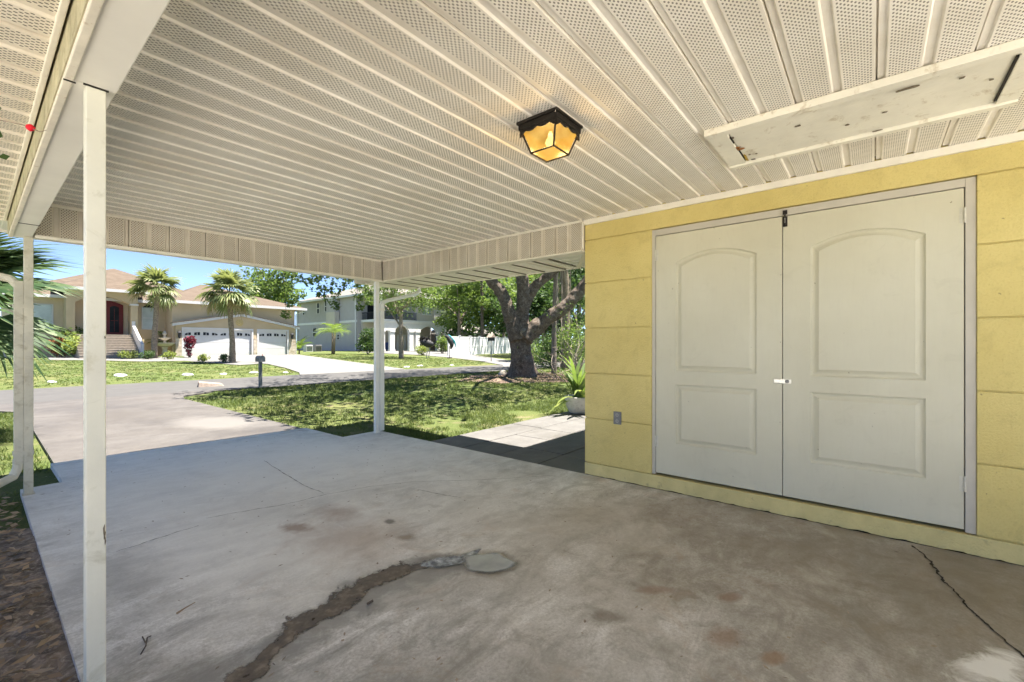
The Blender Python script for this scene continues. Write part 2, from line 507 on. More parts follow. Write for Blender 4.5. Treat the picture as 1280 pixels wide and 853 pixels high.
M['wet'] = wet_mat()
M['puddle'] = puddle_mat()
M['mud'] = mud_mat()
M['damp'] = damp_mat('damp_concrete', (0.20, 0.19, 0.175))
M['rust_stain'] = damp_mat('rusty_stain', (0.34, 0.20, 0.12), 0.45, 0.7, 0.55)
M['pale_spill'] = damp_mat('pale_paint_spill', (0.78, 0.80, 0.80), 0.45, 0.62, 0.8)
M['brown_dirt'] = damp_mat('brown_film', (0.20, 0.155, 0.105), 0.40, 0.75, 0.62)


def amber_mat():
    m, nt, b, v = base('amber_glass', 0.3, 0.5)
    f = nz(nt, v, 18, 4)
    c = ramp(nt, f, [(0.3, (0.55, 0.27, 0.03)), (0.7, (0.80, 0.50, 0.11))])
    b.inputs['Base Color'].default_value = (0.03, 0.018, 0.004, 1)
    nt.links.new(c, b.inputs['Emission Color'])
    b.inputs['Emission Strength'].default_value = 0.135
    t = nt.nodes.new('ShaderNodeBsdfTransparent')
    t.inputs[0].default_value = (1.0, 0.82, 0.50, 1)
    mx = nt.nodes.new('ShaderNodeMixShader')
    mx.inputs[0].default_value = 0.16
    nt.links.new(b.outputs[0], mx.inputs[1])
    nt.links.new(t.outputs[0], mx.inputs[2])
    nt.links.new(mx.outputs[0], nt.nodes['Material Output'].inputs['Surface'])
    return m


def bulb_mat():
    m, nt, b, v = base('lit_bulb', 0.5)
    b.inputs['Emission Color'].default_value = (1.0, 0.86, 0.55, 1)
    b.inputs['Emission Strength'].default_value = 0.9
    return m


M['amber'] = amber_mat()
M['bulb'] = bulb_mat()


# ------------------------------------------------------------------ mesh collecting
def rootloc(o):
    v = Vector((0, 0, 0))
    while o is not None:
        v += o.location
        o = o.parent
    return v


class MB:
    def __init__(self):
        self.v, self.f = [], []

    def add(self, vs, fs):
        k = len(self.v)
        self.v += [tuple(p) for p in vs]
        self.f += [tuple(i + k for i in f) for f in fs]
        return self

    def box(self, a, b):
        x0, y0, z0 = (min(a[i], b[i]) for i in range(3))
        x1, y1, z1 = (max(a[i], b[i]) for i in range(3))
        return self.add([(x0, y0, z0), (x1, y0, z0), (x1, y1, z0), (x0, y1, z0), (x0, y0, z1), (x1, y0, z1), (x1, y1, z1), (x0, y1, z1)],
                        [(3, 2, 1, 0), (4, 5, 6, 7), (0, 1, 5, 4), (1, 2, 6, 5), (2, 3, 7, 6), (3, 0, 4, 7)])

    def prism(self, poly, axis, a, b):
        """poly: 2-D points in the plane across axis; axis X: (y,z), Y: (x,z), Z: (x,y)"""
        def P(p, t):
            return {'X': (t, p[0], p[1]), 'Y': (p[0], t, p[1]), 'Z': (p[0], p[1], t)}[axis]
        n = len(poly)
        vs = [P(p, a) for p in poly] + [P(p, b) for p in poly]
        fs = [tuple(range(n))[::-1], tuple(range(n, 2 * n))] + [(i, (i + 1) % n, n + (i + 1) % n, n + i) for i in range(n)]
        return self.add(vs, fs)

    def tube(self, pts, rad, n=8, cap=True, wob=0.0, wscale=2.0, flat=1.0):
        pts = [Vector(p) for p in pts]
        if isinstance(rad, (int, float)):
            rad = [rad] * len(pts)
        vs, fs = [], []
        up = Vector((0.13, 0.31, 0.94))
        side = None
        for i, p in enumerate(pts):
            d = (pts[min(i + 1, len(pts) - 1)] - pts[max(i - 1, 0)])
            d = d.normalized() if d.length > 1e-9 else Vector((0, 0, 1))
            s = d.cross(up) if side is None else side - d * side.dot(d)
            if s.length < 1e-4:
                s = d.cross(Vector((1, 0, 0)))
            s.normalize()
            side = s
            t = d.cross(s)
            for k in range(n):
                a = 2 * math.pi * k / n
                q = s * math.cos(a) + t * math.sin(a) * flat
                r = rad[i]
                if wob:
                    w = mnoise.noise((p + q * r) * wscale) + 0.5 * mnoise.noise((p + q * r) * wscale * 2.7)
                    r *= 1 + wob * w
                vs.append(p + q * r)
        m = len(pts)
        for i in range(m - 1):
            for k in range(n):
                fs.append((i * n + k, i * n + (k + 1) % n, (i + 1) * n + (k + 1) % n, (i + 1) * n + k))
        if cap:
            fs.append(tuple(range(n))[::-1])
            fs.append(tuple(range((m - 1) * n, m * n)))
        return self.add(vs, fs)

    def lathe(self, prof, c, n=20):
        vs, fs = [], []
        for r, z in prof:
            for k in range(n):
                a = 2 * math.pi * k / n
                vs.append((c[0] + r * math.cos(a), c[1] + r * math.sin(a), c[2] + z))
        for i in range(len(prof) - 1):
            for k in range(n):
                fs.append((i * n + k, i * n + (k + 1) % n, (i + 1) * n + (k + 1) % n, (i + 1) * n + k))
        fs.append(tuple(range(n))[::-1])
        fs.append(tuple(range((len(prof) - 1) * n, len(prof) * n)))
        return self.add(vs, fs)

    def build(self, name, mat, parent=None, smooth=False, bevel=0.0, origin=None, recalc=True):
        off = rootloc(parent) if parent is not None else (Vector(origin) if origin is not None else Vector((0, 0, 0)))
        me = bpy.data.meshes.new(name)
        me.from_pydata([tuple(Vector(p) - off) for p in self.v], [], self.f)
        if recalc:
            bm = bmesh.new()
            bm.from_mesh(me)
            bmesh.ops.recalc_face_normals(bm, faces=bm.faces)
            bm.to_mesh(me)
            bm.free()
        if smooth:
            me.polygons.foreach_set('use_smooth', [True] * len(me.polygons))
        me.materials.append(mat)
        o = bpy.data.objects.new(name, me)
        C.objects.link(o)
        if parent is not None:
            o.parent = parent
        else:
            o.location = off
        if bevel:
            b = o.modifiers.new('bevel', 'BEVEL')
            b.width = bevel
            b.segments = 2
            b.limit_method = 'ANGLE'
        return o


def quads(name, V, mat, parent=None, origin=None, nper=4, smooth=False):
    """V: (n, nper, 3) world corners -> one mesh of n loose faces"""
    V = np.asarray(V, dtype=np.float32)
    off = rootloc(parent) if parent is not None else (Vector(origin) if origin is not None else Vector((0, 0, 0)))
    n = V.shape[0]
    me = bpy.data.meshes.new(name)
    me.vertices.add(n * nper)
    me.vertices.foreach_set('co', (V.reshape(-1, 3) - np.array(off, dtype=np.float32)).ravel())
    me.loops.add(n * nper)
    me.loops.foreach_set('vertex_index', np.arange(n * nper, dtype=np.int32))
    me.polygons.add(n)
    me.polygons.foreach_set('loop_start', np.arange(0, n * nper, nper, dtype=np.int32))
    me.polygons.foreach_set('loop_total', np.full(n, nper, dtype=np.int32))
    me.update(calc_edges=True)
    me.validate()
    me.materials.append(mat)
    o = bpy.data.objects.new(name, me)
    C.objects.link(o)
    if parent is not None:
        o.parent = parent
    else:
        o.location = off
    return o


def tag(o, label=None, cat=None, group=None, kind=None):
    if label:
        o['label'] = label
    if cat:
        o['category'] = cat
    if group:
        o['group'] = group
    if kind:
        o['kind'] = kind
    return o


def thing(name, loc, label, cat, group=None):
    o = bpy.data.objects.new(name, None)
    o.empty_display_size = 0.2
    C.objects.link(o)
    o.location = loc
    return tag(o, label, cat, group)


def sheet(name, poly, mat, dz, kind='structure', parent=None, z=None):
    """a ground-hugging polygon, cut where the ground changes slope"""
    bm = bmesh.new()
    bm.faces.new([bm.verts.new((p[0], p[1], 0)) for p in poly])
    for y in (18.6, 41.0):
        bmesh.ops.bisect_plane(bm, geom=bm.verts[:] + bm.edges[:] + bm.faces[:], plane_co=(0, y, 0), plane_no=(0, 1, 0))
    bmesh.ops.triangulate(bm, faces=bm.faces[:])
    for v in bm.verts:
        v.co.z = (tz(v.co.x, v.co.y) if z is None else z) + dz
    bmesh.ops.recalc_face_normals(bm, faces=bm.faces)
    for f in bm.faces:
        if f.normal.z < 0:
            f.normal_flip()
    me = bpy.data.meshes.new(name)
    bm.to_mesh(me)
    bm.free()
    me.materials.append(mat)
    o = bpy.data.objects.new(name, me)
    C.objects.link(o)
    if kind:
        o['kind'] = kind
    return o


def blob(c, rx, ry, n=28, rough=0.18, seed=0.0, rot=0.0):
    out = []
    for k in range(n):
        a = 2 * math.pi * k / n
        w = 1 + rough * 2 * mnoise.noise(Vector((math.cos(a) * 1.7 + seed, math.sin(a) * 1.7, seed * 1.3)))
        x, y = rx * w * math.cos(a), ry * w * math.sin(a)
        out.append((c[0] + x * math.cos(rot) - y * math.sin(rot), c[1] + x * math.sin(rot) + y * math.cos(rot)))
    return out


# ------------------------------------------------------------------ foliage
def rand_rot(n, rng, flatness=0.0):
    """n random orthonormal pairs (along, across)"""
    a = rng.normal(size=(n, 3))
    a[:, 2] *= (1 - flatness)
    a /= np.linalg.norm(a, axis=1, keepdims=True)
    b = rng.normal(size=(n, 3))
    b -= a * np.sum(a * b, axis=1, keepdims=True)
    b /= np.linalg.norm(b, axis=1, keepdims=True)
    return a, b


def leaf_quads(P, L, W, rng, flatness=0.2):
    n = len(P)
    a, b = rand_rot(n, rng, flatness)
    l = (L * rng.uniform(0.6, 1.3, n))[:, None]
    w = (W * rng.uniform(0.6, 1.3, n))[:, None]
    up = np.cross(a, b)
    return np.stack([P - a * l * .5, P + b * w * .5 + up * w * .15, P + a * l * .5, P - b * w * .5 + up * w * .15], axis=1)


def clump_points(centres, radii, per, rng, squash=0.75):
    out = []
    for c, r in zip(centres, radii):
        d = rng.normal(size=(per, 3))
        d /= np.linalg.norm(d, axis=1, keepdims=True)
        rr = r * rng.uniform(0.25, 1.0, (per, 1)) ** 0.6
        p = d * rr
        p[:, 2] *= squash
        out.append(np.asarray(c) + p)
    return np.concatenate(out)


def crown_centres(c, rad, n, rng, shell=0.55):
    d = rng.normal(size=(n, 3))
    d /= np.linalg.norm(d, axis=1, keepdims=True)
    r = rng.uniform(shell, 1.0, (n, 1))
    return np.asarray(c) + d * r * np.asarray(rad)


def fan_frond(petiole, fan, n, rng, droop=0.5, spread=2.6, w=0.035):
    """one fan leaf in its own frame: petiole along +x, blade radiating from its end. returns (m,4,3) quads"""
    Q = []
    segs = 5
    pts = [np.array([petiole * t, 0, 0.10 * petiole * math.sin(t * math.pi / 2) * 1.0]) for t in np.linspace(0, 1, segs)]
    for i in range(segs - 1):
        for s in ((0, 0.012, 0), (0, 0, 0.012)):
            s = np.array(s)
            Q.append([pts[i] - s, pts[i] + s, pts[i + 1] + s, pts[i + 1] - s])
    hub = pts[-1]
    for k in range(n):
        t = (k + 0.5) / n * 2 - 1
        a = t * spread / 2
        L = fan * (1 - 0.35 * abs(t) ** 2) * rng.uniform(0.88, 1.08)
        d = np.array([math.cos(a), math.sin(a), 0.25 * abs(t)])
        d /= np.linalg.norm(d)
        side = np.array([-math.sin(a), math.cos(a), 0.0])
        prev = hub
        m = 4
        dd = droop * rng.uniform(0.7, 1.4)
        for j in range(m):
            s0, s1 = j / m, (j + 1) / m
            p1 = hub + d * L * s1 + np.array([0, 0, -dd * L * s1 ** 2.4])
            w0 = w * (0.55 + 1.1 * s0 if s0 < 0.5 else 1.1 * (1.35 - s0))
            w1 = w * (0.55 + 1.1 * s1 if s1 < 0.5 else 1.1 * (1.35 - s1)) if j < m - 1 else 0.002
            lift = np.array([0, 0, 0.35])
            Q.append([prev - side * w0 * .5, prev + side * w0 * .5 + lift * w0, p1 + side * w1 * .5 + lift * w1, p1 - side * w1 * .5])
            prev = p1
    return np.array(Q)


def place(Q, loc, az, el, roll=0.0):
    Mx = Matrix.Rotation(az, 3, 'Z') @ Matrix.Rotation(-el, 3, 'Y') @ Matrix.Rotation(roll, 3, 'X')
    A = np.array(Mx)
    return Q @ A.T + np.asarray(loc)


def pinnate(L, n, rng, wl=0.25, w=0.03, curve=0.9):
    """a feather-leaved palm frond along +x, arching down"""
    Q = []
    prev = np.zeros(3)
    for i in range(n):
        s = (i + 1) / n
        p = np.array([L * s * (1 - 0.25 * s), 0, L * (0.35 * s - curve * s * s)])
        Q.append([prev + [0, .008, 0], prev - [0, .008, 0], p - np.array([0, .006, 0]), p + np.array([0, .006, 0])])
        ll = wl * math.sin(math.pi * min(0.12 + s * 0.9, 1)) * rng.uniform(0.85, 1.15)
        for sg in (-1, 1):
            t = p + np.array([ll * 0.55, sg * ll * 0.85, -ll * 0.35])
            u = np.array([w * .5, 0, 0.0])
            mid = (p + t) / 2 + np.array([0, 0, ll * .06])
            Q.append([p - u, p + u, mid + u, mid - u])
            Q.append([mid - u, mid + u, t + u * .1, t - u * .1])
        prev = p
    return np.array(Q)


# ================================================================== THE SETTING
def make_ground():
    ys = list(np.arange(-60, 18.6, 3.0)) + [18.6] + list(np.arange(21, 41, 4.0)) + [41.0, 60, 100, 200, 500]
    xs = list(np.arange(-60, 100, 8.0)) + [150, 250, 500]
    xs = [-500, -200] + xs
    m = MB()
    n = len(xs)
    vs = [(x, y, tz(x, y)) for y in ys for x in xs]
    fs = [(j * n + i, j * n + i + 1, (j + 1) * n + i + 1, (j + 1) * n + i) for j in range(len(ys) - 1) for i in range(n - 1)]
    m.add(vs, fs)
    tag(m.build('ground', M['lawn'], recalc=False), kind='structure')


make_ground()
SLX, FRX, FRY = 0.235, 3.68, 5.46
sl_ = MB()
sl_.prism([(SLX, -4.5), (FRX + 0.0, -4.5), (FRX, FRY), (3.12, FRY - 0.02), (3.12, 6.46), (0.52, 6.56), (0.52, 5.60), (SLX + .03, 5.58)], 'Z', -0.16, 0.0)
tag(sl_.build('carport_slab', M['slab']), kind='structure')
# driveway out to the road, flaring at its end
dr = MB()
dr.prism([(0.55, 6.57), (3.10, 6.47), (3.09, 12.2), (3.25, 12.9), (4.1, 13.6), (4.1, 13.95), (-1.2, 13.95), (-1.2, 13.6), (0.2, 12.9), (0.60, 12.0)], 'Z', -0.16, -0.012)
tag(dr.build('driveway', M['drive']), kind='structure')
sheet('road', [(-90, 13.9), (120, 13.75), (120, 17.6), (22, 17.9), (8, 18.5), (-90, 18.9)], M['road'], 0.022)
# pale concrete strip left of the drive mouth
sheet('road_shoulder', [(-14, 13.15), (-1.2, 13.2), (-1.2, 13.9), (-14, 13.9)], M['drive'], 0.012)
# the far driveways
far_pts = [gp(228, 445.6), gp(316, 444), gp(371, 443.6), gp(430, 451.5), gp(470, 457.0), gp(508, 462.3), gp(440, 466.5), gp(375, 469.5), gp(374, 466.5), gp(356, 460.5), gp(335, 455.8), gp(312, 453.4), gp(240, 451.5)]
sheet('tan_house_driveway', [(p.x, p.y) for p in far_pts], M['fardrive'], 0.03)
far2 = [gp(450, 441.0), gp(490, 439.2), gp(562, 439.0), gp(600, 445.5), gp(646, 452.5), gp(680, 455.5), gp(690, 459.5), gp(630, 460.0), gp(628, 456.8), gp(600, 452.0), gp(560, 447.3), gp(520, 444.0), gp(490, 442.8)]
sheet('grey_house_driveway', [(p.x, p.y) for p in far2], M['fardrive'], 0.03)

# patio of large square slabs beside the carport
pt = MB()
ys_p = [2.115, 2.68, 3.25, 3.80, 4.37]
for i in range(4):
    x = FRX + 0.012
    first = 0.46 + 0.05 * (i % 2)
    k = 0
    while x < 9.2:
        w = first if k == 0 else 0.575
        dzz = 0.006 * mnoise.noise(Vector((x * 3, i * 2.1, 0)))
        pt.box((x + 0.006, ys_p[i] + 0.006, -0.10), (x + w - 0.006, ys_p[i + 1] - 0.006, -0.008 + dzz))
        x += w
        k += 1
tag(pt.build('patio', M['patio'], bevel=0.004), kind='structure')
sheet('patio_bed', [(FRX, 2.1), (9.2, 2.1), (9.2, 4.38), (FRX, 4.38)], M['soil'], 0.012)


def make_soil():
    m = MB()
    xs = np.arange(-3.4, SLX + 0.085, 0.035)
    ys = np.arange(-3.0, 5.55, 0.035)
    n = len(xs)
    vs = []
    for y in ys:
        for x in xs:
            h = 0.028 * mnoise.noise(Vector((x * 4, y * 4, 0))) + 0.018 * mnoise.noise(Vector((x * 13, y * 13, 3))) + 0.010 * mnoise.noise(Vector((x * 34, y * 34, 5)))
            fade = min(1, max(0, (5.0 - y + 0.5 * mnoise.noise(Vector((x * 2, y, 1)))) / 0.5))
            vs.append((x, y, -0.075 + fade * (0.050 + h * 0.8)))
    fs = [(j * n + i, j * n + i + 1, (j + 1) * n + i + 1, (j + 1) * n + i) for j in range(len(ys) - 1) for i in range(n - 1)]
    m.add(vs, fs)
    tag(m.build('soil', M['soil'], smooth=True, recalc=False), kind='structure')


make_soil()

# unseen pale ground added left of and behind the carport to bounce sun inside
M['shell'] = plain('bounce_pale', (0.80, 0.775, 0.72), 0.9, 0.10, 9, 0.6, 70)
sheet('bounce_ground', [(-14, -14), (7, -14), (7, -4.52), (SLX, -4.52), (SLX - 0.9, -3.0), (SLX - 0.95, 4.6), (-2.2, 5.2), (-14, 5.2)], M['shell'], 0.02)

# ------------------------------------------------------------------ marks on the slab
mud_c = [(283, 858), (318, 838), (345, 806), (368, 786), (400, 768), (432, 752), (452, 733), (478, 722), (508, 710), (545, 703)]
mud_w = [8, 10, 6, 11, 9, 14, 7, 8, 6, 4]


def covered(name, V, F, cov, mat):
    """a thin layer on the slab whose cover thins out at its edge (attribute 'cover' drives its alpha)"""
    me = bpy.data.meshes.new(name)
    me.from_pydata([tuple(p) for p in V], [], F)
    at_ = me.attributes.new('cover', 'FLOAT', 'POINT')
    at_.data.foreach_set('value', cov)
    me.materials.append(mat)
    o = bpy.data.objects.new(name, me)
    C.objects.link(o)
    return tag(up(o), kind='structure')


def ribbon(name, pts, ws, z, mat, sub=10):
    V, F, cov = [], [], []
    prof = [(-1.9, 0.0), (-1.0, 0.5), (0, 1.0), (1.0, 0.5), (1.9, 0.0)]
    rows = 0
    n = len(pts)
    for i in range(n - 1):
        for k in range(sub + (1 if i == n - 2 else 0)):
            t = k / sub
            x = pts[i][0] * (1 - t) + pts[i + 1][0] * t
            y = pts[i][1] * (1 - t) + pts[i + 1][1] * t
            w = ws[i] * (1 - t) + ws[i + 1] * t
            d0 = Vector(pts[min(i + 1, n - 1)]) - Vector(pts[max(i - 1, 0)])
            d1 = Vector(pts[min(i + 2, n - 1)]) - Vector(pts[i])
            d = (d0 * (1 - t) + d1 * t).normalized()
            end = min(1, rows / 6, (((n - 1) * sub) - rows) / 6)
            for q, c in prof:
                V.append(slabp(x - d.y * w * q, y + d.x * w * q, z))
                cov.append(c * (0.4 + 0.6 * end))
            rows += 1
    for r in range(rows - 1):
        for q in range(4):
            F.append((r * 5 + q, (r + 1) * 5 + q, (r + 1) * 5 + q + 1, r * 5 + q + 1))
    return covered(name, V, F, cov, mat)


def disc(name, cx, cy_, rx, ry, z, mat, seed=0.0):
    V, F, cov = [slabp(cx, cy_, z)], [], [1.0]
    N = 36
    for (r, c) in ((0.55, 0.9), (0.85, 0.62), (1.0, 0.42), (1.3, 0.0)):
        for k in range(N):
            a = 2 * math.pi * k / N
            w = 1 + 0.22 * mnoise.noise(Vector((math.cos(a) * 1.5 + seed, math.sin(a) * 1.5, seed)))
            V.append(slabp(cx + rx * r * w * math.cos(a), cy_ + ry * r * w * math.sin(a), z))
            cov.append(c)
    for k in range(N):
        F.append((0, 1 + k, 1 + (k + 1) % N))
        for j in range(3):
            A = 1 + j * N
            F.append((A + k, A + N + k, A + N + (k + 1) % N, A + (k + 1) % N))
    return covered(name, V, F, cov, mat)


def up(o):
    me = o.data
    me.update()
    if sum(p.normal.z for p in me.polygons) < 0:
        me.flip_normals()
    return o


ribbon('mud_trail', mud_c, mud_w, 0.004, M['mud'])
ribbon('wet_streak', [(524, 708), (545, 704), (560, 702), (574, 700), (588, 694), (602, 686)], [3, 5, 6, 5, 3, 1.5], 0.006, M['wet'])
disc('puddle', 612, 703, 30, 12, 0.008, M['puddle'], 0.4)
tag(bpy.data.objects['puddle'], 'shallow grey puddle')


def stain_or_light(mt, px, py, rx, ry, col, amount, z=0.0, soft=0.5, noise_amt=0.7, nscale=5.0, seed=0.0):
    """a discoloured patch of the slab, or light painted into it, measured in photo pixels and laid down in metres"""
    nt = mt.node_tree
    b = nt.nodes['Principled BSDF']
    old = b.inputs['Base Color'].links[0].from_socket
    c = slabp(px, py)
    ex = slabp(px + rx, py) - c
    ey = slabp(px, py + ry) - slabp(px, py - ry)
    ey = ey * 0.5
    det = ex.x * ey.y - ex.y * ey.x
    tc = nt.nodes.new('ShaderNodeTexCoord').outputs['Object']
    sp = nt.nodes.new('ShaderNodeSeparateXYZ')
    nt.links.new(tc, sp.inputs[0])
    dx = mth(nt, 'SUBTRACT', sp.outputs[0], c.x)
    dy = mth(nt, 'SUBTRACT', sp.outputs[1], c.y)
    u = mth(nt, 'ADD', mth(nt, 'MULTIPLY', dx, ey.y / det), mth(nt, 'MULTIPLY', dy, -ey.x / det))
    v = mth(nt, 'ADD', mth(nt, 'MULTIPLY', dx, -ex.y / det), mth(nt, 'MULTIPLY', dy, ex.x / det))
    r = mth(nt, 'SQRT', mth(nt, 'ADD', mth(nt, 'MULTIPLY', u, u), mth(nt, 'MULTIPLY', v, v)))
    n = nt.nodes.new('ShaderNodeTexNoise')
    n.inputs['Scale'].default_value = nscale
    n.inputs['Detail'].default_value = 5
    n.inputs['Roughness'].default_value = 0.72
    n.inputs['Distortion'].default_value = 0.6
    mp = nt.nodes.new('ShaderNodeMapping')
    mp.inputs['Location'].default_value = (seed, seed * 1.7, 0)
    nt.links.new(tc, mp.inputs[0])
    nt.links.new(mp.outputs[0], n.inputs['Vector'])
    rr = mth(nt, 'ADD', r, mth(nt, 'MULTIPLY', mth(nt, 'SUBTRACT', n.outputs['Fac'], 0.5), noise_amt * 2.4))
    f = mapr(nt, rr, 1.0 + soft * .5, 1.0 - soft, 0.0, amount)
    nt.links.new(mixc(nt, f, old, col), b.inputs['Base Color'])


S_ = M['slab']
stain_or_light(S_, 980, 690, 330, 70, (0.20, 0.168, 0.125), 0.78, soft=0.9, noise_amt=.8, nscale=2.2, seed=1)
stain_or_light(S_, 1230, 750, 230, 110, (0.17, 0.143, 0.105), 0.80, soft=0.9, noise_amt=.8, nscale=2.6, seed=2)
stain_or_light(S_, 800, 640, 220, 30, (0.235, 0.19, 0.14), 0.55, soft=0.9, noise_amt=.9, nscale=3, seed=3)
stain_or_light(S_, 640, 850, 260, 60, (0.27, 0.255, 0.225), 0.5, soft=0.9, noise_amt=.9, nscale=3, seed=13)
stain_or_light(S_, 330, 590, 330, 60, (0.86, 0.845, 0.81), 0.8, soft=0.9, noise_amt=.8, nscale=1.6, seed=31)  # this pale patch and the next three paint in light from the opening
stain_or_light(S_, 180, 640, 160, 60, (0.85, 0.84, 0.81), 0.55, soft=0.9, noise_amt=1.0, nscale=2.4, seed=14)
stain_or_light(S_, 330, 690, 130, 50, (0.86, 0.85, 0.82), 0.65, soft=0.9, noise_amt=1.1, nscale=3.0, seed=15)
stain_or_light(S_, 400, 565, 220, 24, (0.87, 0.855, 0.82), 0.8, soft=0.9, noise_amt=1.0, nscale=2.4, seed=16)
stain_or_light(S_, 150, 720, 60, 40, (0.25, 0.25, 0.235), 0.45, soft=0.8, noise_amt=1.0, nscale=5, seed=17)
stain_or_light(S_, 370, 660, 20, 6, (0.27, 0.16, 0.10), 0.65, nscale=11, seed=4)
stain_or_light(S_, 440, 672, 80, 28, (0.36, 0.235, 0.15), 0.40, soft=0.8, noise_amt=.9, nscale=6, seed=5)
stain_or_light(S_, 420, 640, 26, 9, (0.30, 0.18, 0.11), 0.45, soft=0.8, noise_amt=.9, nscale=8, seed=6)
stain_or_light(S_, 905, 797, 22, 14, (0.27, 0.17, 0.11), 0.55, soft=0.7, noise_amt=.9, nscale=11, seed=7)
stain_or_light(S_, 967, 822, 16, 9, (0.27, 0.16, 0.09), 0.65, nscale=13, seed=8)
stain_or_light(S_, 912, 747, 15, 6, (0.24, 0.15, 0.10), 0.65, nscale=13, seed=9)
stain_or_light(S_, 820, 738, 26, 5, (0.25, 0.15, 0.10), 0.5, nscale=13, seed=19)
stain_or_light(S_, 508, 672, 12, 4, (0.22, 0.15, 0.09), 0.6, nscale=13, seed=20)
stain_or_light(S_, 755, 772, 30, 10, (0.19, 0.165, 0.135), 0.7, soft=0.6, noise_amt=.9, nscale=9, seed=10)
stain_or_light(S_, 488, 652, 7, 3, (0.16, 0.145, 0.12), 0.8, nscale=9, seed=21)
stain_or_light(S_, 250, 840, 70, 26, (0.23, 0.215, 0.19), 0.6, soft=0.8, noise_amt=.9, nscale=6, seed=11)
stain_or_light(S_, 1240, 836, 46, 22, (0.80, 0.81, 0.80), 0.85, soft=0.5, noise_amt=1.1, nscale=8, seed=12)
stain_or_light(S_, 520, 735, 120, 34, (0.30, 0.29, 0.265), 0.4, soft=0.8, noise_amt=.8, nscale=5, seed=22)
stain_or_light(S_, 611, 703.5, 37, 16, (0.20, 0.18, 0.15), 0.85, soft=0.25, noise_amt=.35, nscale=8, seed=61)
stain_or_light(S_, 556, 703, 40, 12, (0.17, 0.155, 0.14), 0.8, soft=0.3, noise_amt=.6, nscale=8, seed=62)
for k_, (mx_, my_) in enumerate(mud_c):
    stain_or_light(S_, mx_ + 8, my_ + 4, 34, 15, (0.27, 0.265, 0.25), 0.75, soft=0.35, noise_amt=.9, nscale=9, seed=40 + k_)
D_ = M['drive']
stain_or_light(D_, 275, 527, 60, 8, (0.165, 0.155, 0.145), 0.8, soft=0.4, noise_amt=.5, nscale=1.6, seed=23)
stain_or_light(D_, 150, 520, 60, 10, (0.07, 0.062, 0.054), 0.5, soft=0.9, noise_amt=.8, nscale=2, seed=24)


def crack(pts, w, name='crack', seed=0.0, z=0.004, sub=8):
    P = []
    for i in range(len(pts) - 1):
        for s in range(sub):
            t = s / sub
            k = i * sub + s
            amp = 0.012
            q = slabp(pts[i][0] * (1 - t) + pts[i + 1][0] * t, pts[i][1] * (1 - t) + pts[i + 1][1] * t, z)
            q.x += amp * mnoise.noise(Vector((k * .4 + seed, 0, 0)))
            q.y += amp * mnoise.noise(Vector((k * .4 + seed, 7, 0)))
            P.append(q)
    m = MB()
    L, Rr = [], []
    for i, p in enumerate(P):
        d = P[min(i + 1, len(P) - 1)] - P[max(i - 1, 0)]
        nn = Vector((-d.y, d.x, 0)).normalized()
        ww = w * (0.55 + 0.9 * abs(mnoise.noise(Vector((i * .5 + seed, 3, 3))) * 1.8))
        L.append(p + nn * ww)
        Rr.append(p - nn * ww)
    n = len(L)
    m.add(L + Rr, [(i, i + 1, n + i + 1, n + i) for i in range(n - 1)])
    return tag(up(m.build(name, M['dark'])), kind='structure')


crack([(1140, 682), (1157, 695), (1170, 712), (1180, 727), (1196, 741), (1208, 757), (1224, 772), (1250, 795), (1284, 824), (1310, 850)], 0.0055, seed=1)
M['joint'] = plain('joint_line', (0.20, 0.185, 0.165), 0.9, 0.3, 30)
for pts_, w_, s_ in (([(258, 648), (300, 640), (360, 630), (408, 618), (465, 608), (520, 602), (600, 600), (650, 597), (700, 594)], 0.003, 2),
                     ([(330, 576), (352, 590), (380, 607), (408, 618)], 0.0028, 3),
                     ([(145, 690), (200, 672), (255, 655)], 0.003, 4),
                     ([(522, 612), (560, 620), (578, 622)], 0.003, 5)):
    o_ = crack(pts_, w_, seed=s_)
    o_.data.materials[0] = M['joint']
# construction joint along the end of the slab and along the patio
jm = MB()
jm.box((0.53, 6.545, -0.05), (3.12, 6.575, -0.0125))
tag(jm.build('slab_joint', M['joint']), kind='structure')

# ================================================================== THE CARPORT
PITCH = 0.1525
carport = thing('carport', (12 * PITCH, 12 * PITCH, 0), 'open carport with white grooved ceiling, thin posts and panelled beams around the grey slab', 'carport')
OX = 12 * PITCH


def boards(P, u0, u1, w0, w1, phase, seam_every=2, depth=0.009, thick=0.02, notch=0.0065):
    """grooved vinyl boards. P(u, n, w): point; u across the boards, n up into the surface, w along"""
    m = MB()
    prof = []
    k0 = math.floor((u0 + phase) / PITCH) - 1
    k = k0
    while True:
        s = k * PITCH - phase
        if s > u1:
            break
        if k % seam_every == 0:
            prof += [(s - 0.0205, 0), (s - 0.015, depth), (s + 0.0150 - notch, depth), (s + 0.0153 - notch, 0.030), (s + 0.0150, 0.030), (s + 0.0155, 0.0), ]
        else:
            prof += [(s - 0.0205, 0), (s - 0.014, depth), (s + 0.013, depth), (s + 0.0195, 0)]
        k += 1
    prof = [p for p in prof if u0 < p[0] < u1]
    prof = [(u0, 0)] + prof + [(u1, 0)]
    n = len(prof)
    vs = [P(u, nn, w0) for u, nn in prof] + [P(u, nn, w1) for u, nn in prof]
    fs = [(i, i + 1, n + i + 1, n + i) for i in range(n - 1)]
    # a back so that the sheet has a thickness
    vs += [P(u0, 0.04, w0), P(u1, 0.04, w0), P(u1, 0.04, w1), P(u0, 0.04, w1)]
    fs += [(2 * n, 2 * n + 1, 2 * n + 2, 2 * n + 3)]
    m.add(vs, fs)
    return m


CZ = 2.40
RY0, RY1 = -2.50, 6.0
ceil = boards(lambda u, n, w: (w, u, CZ + n), RY0, 5.33, 0.33, 3.66, 0.027).build('ceiling', M['ceil'], carport)
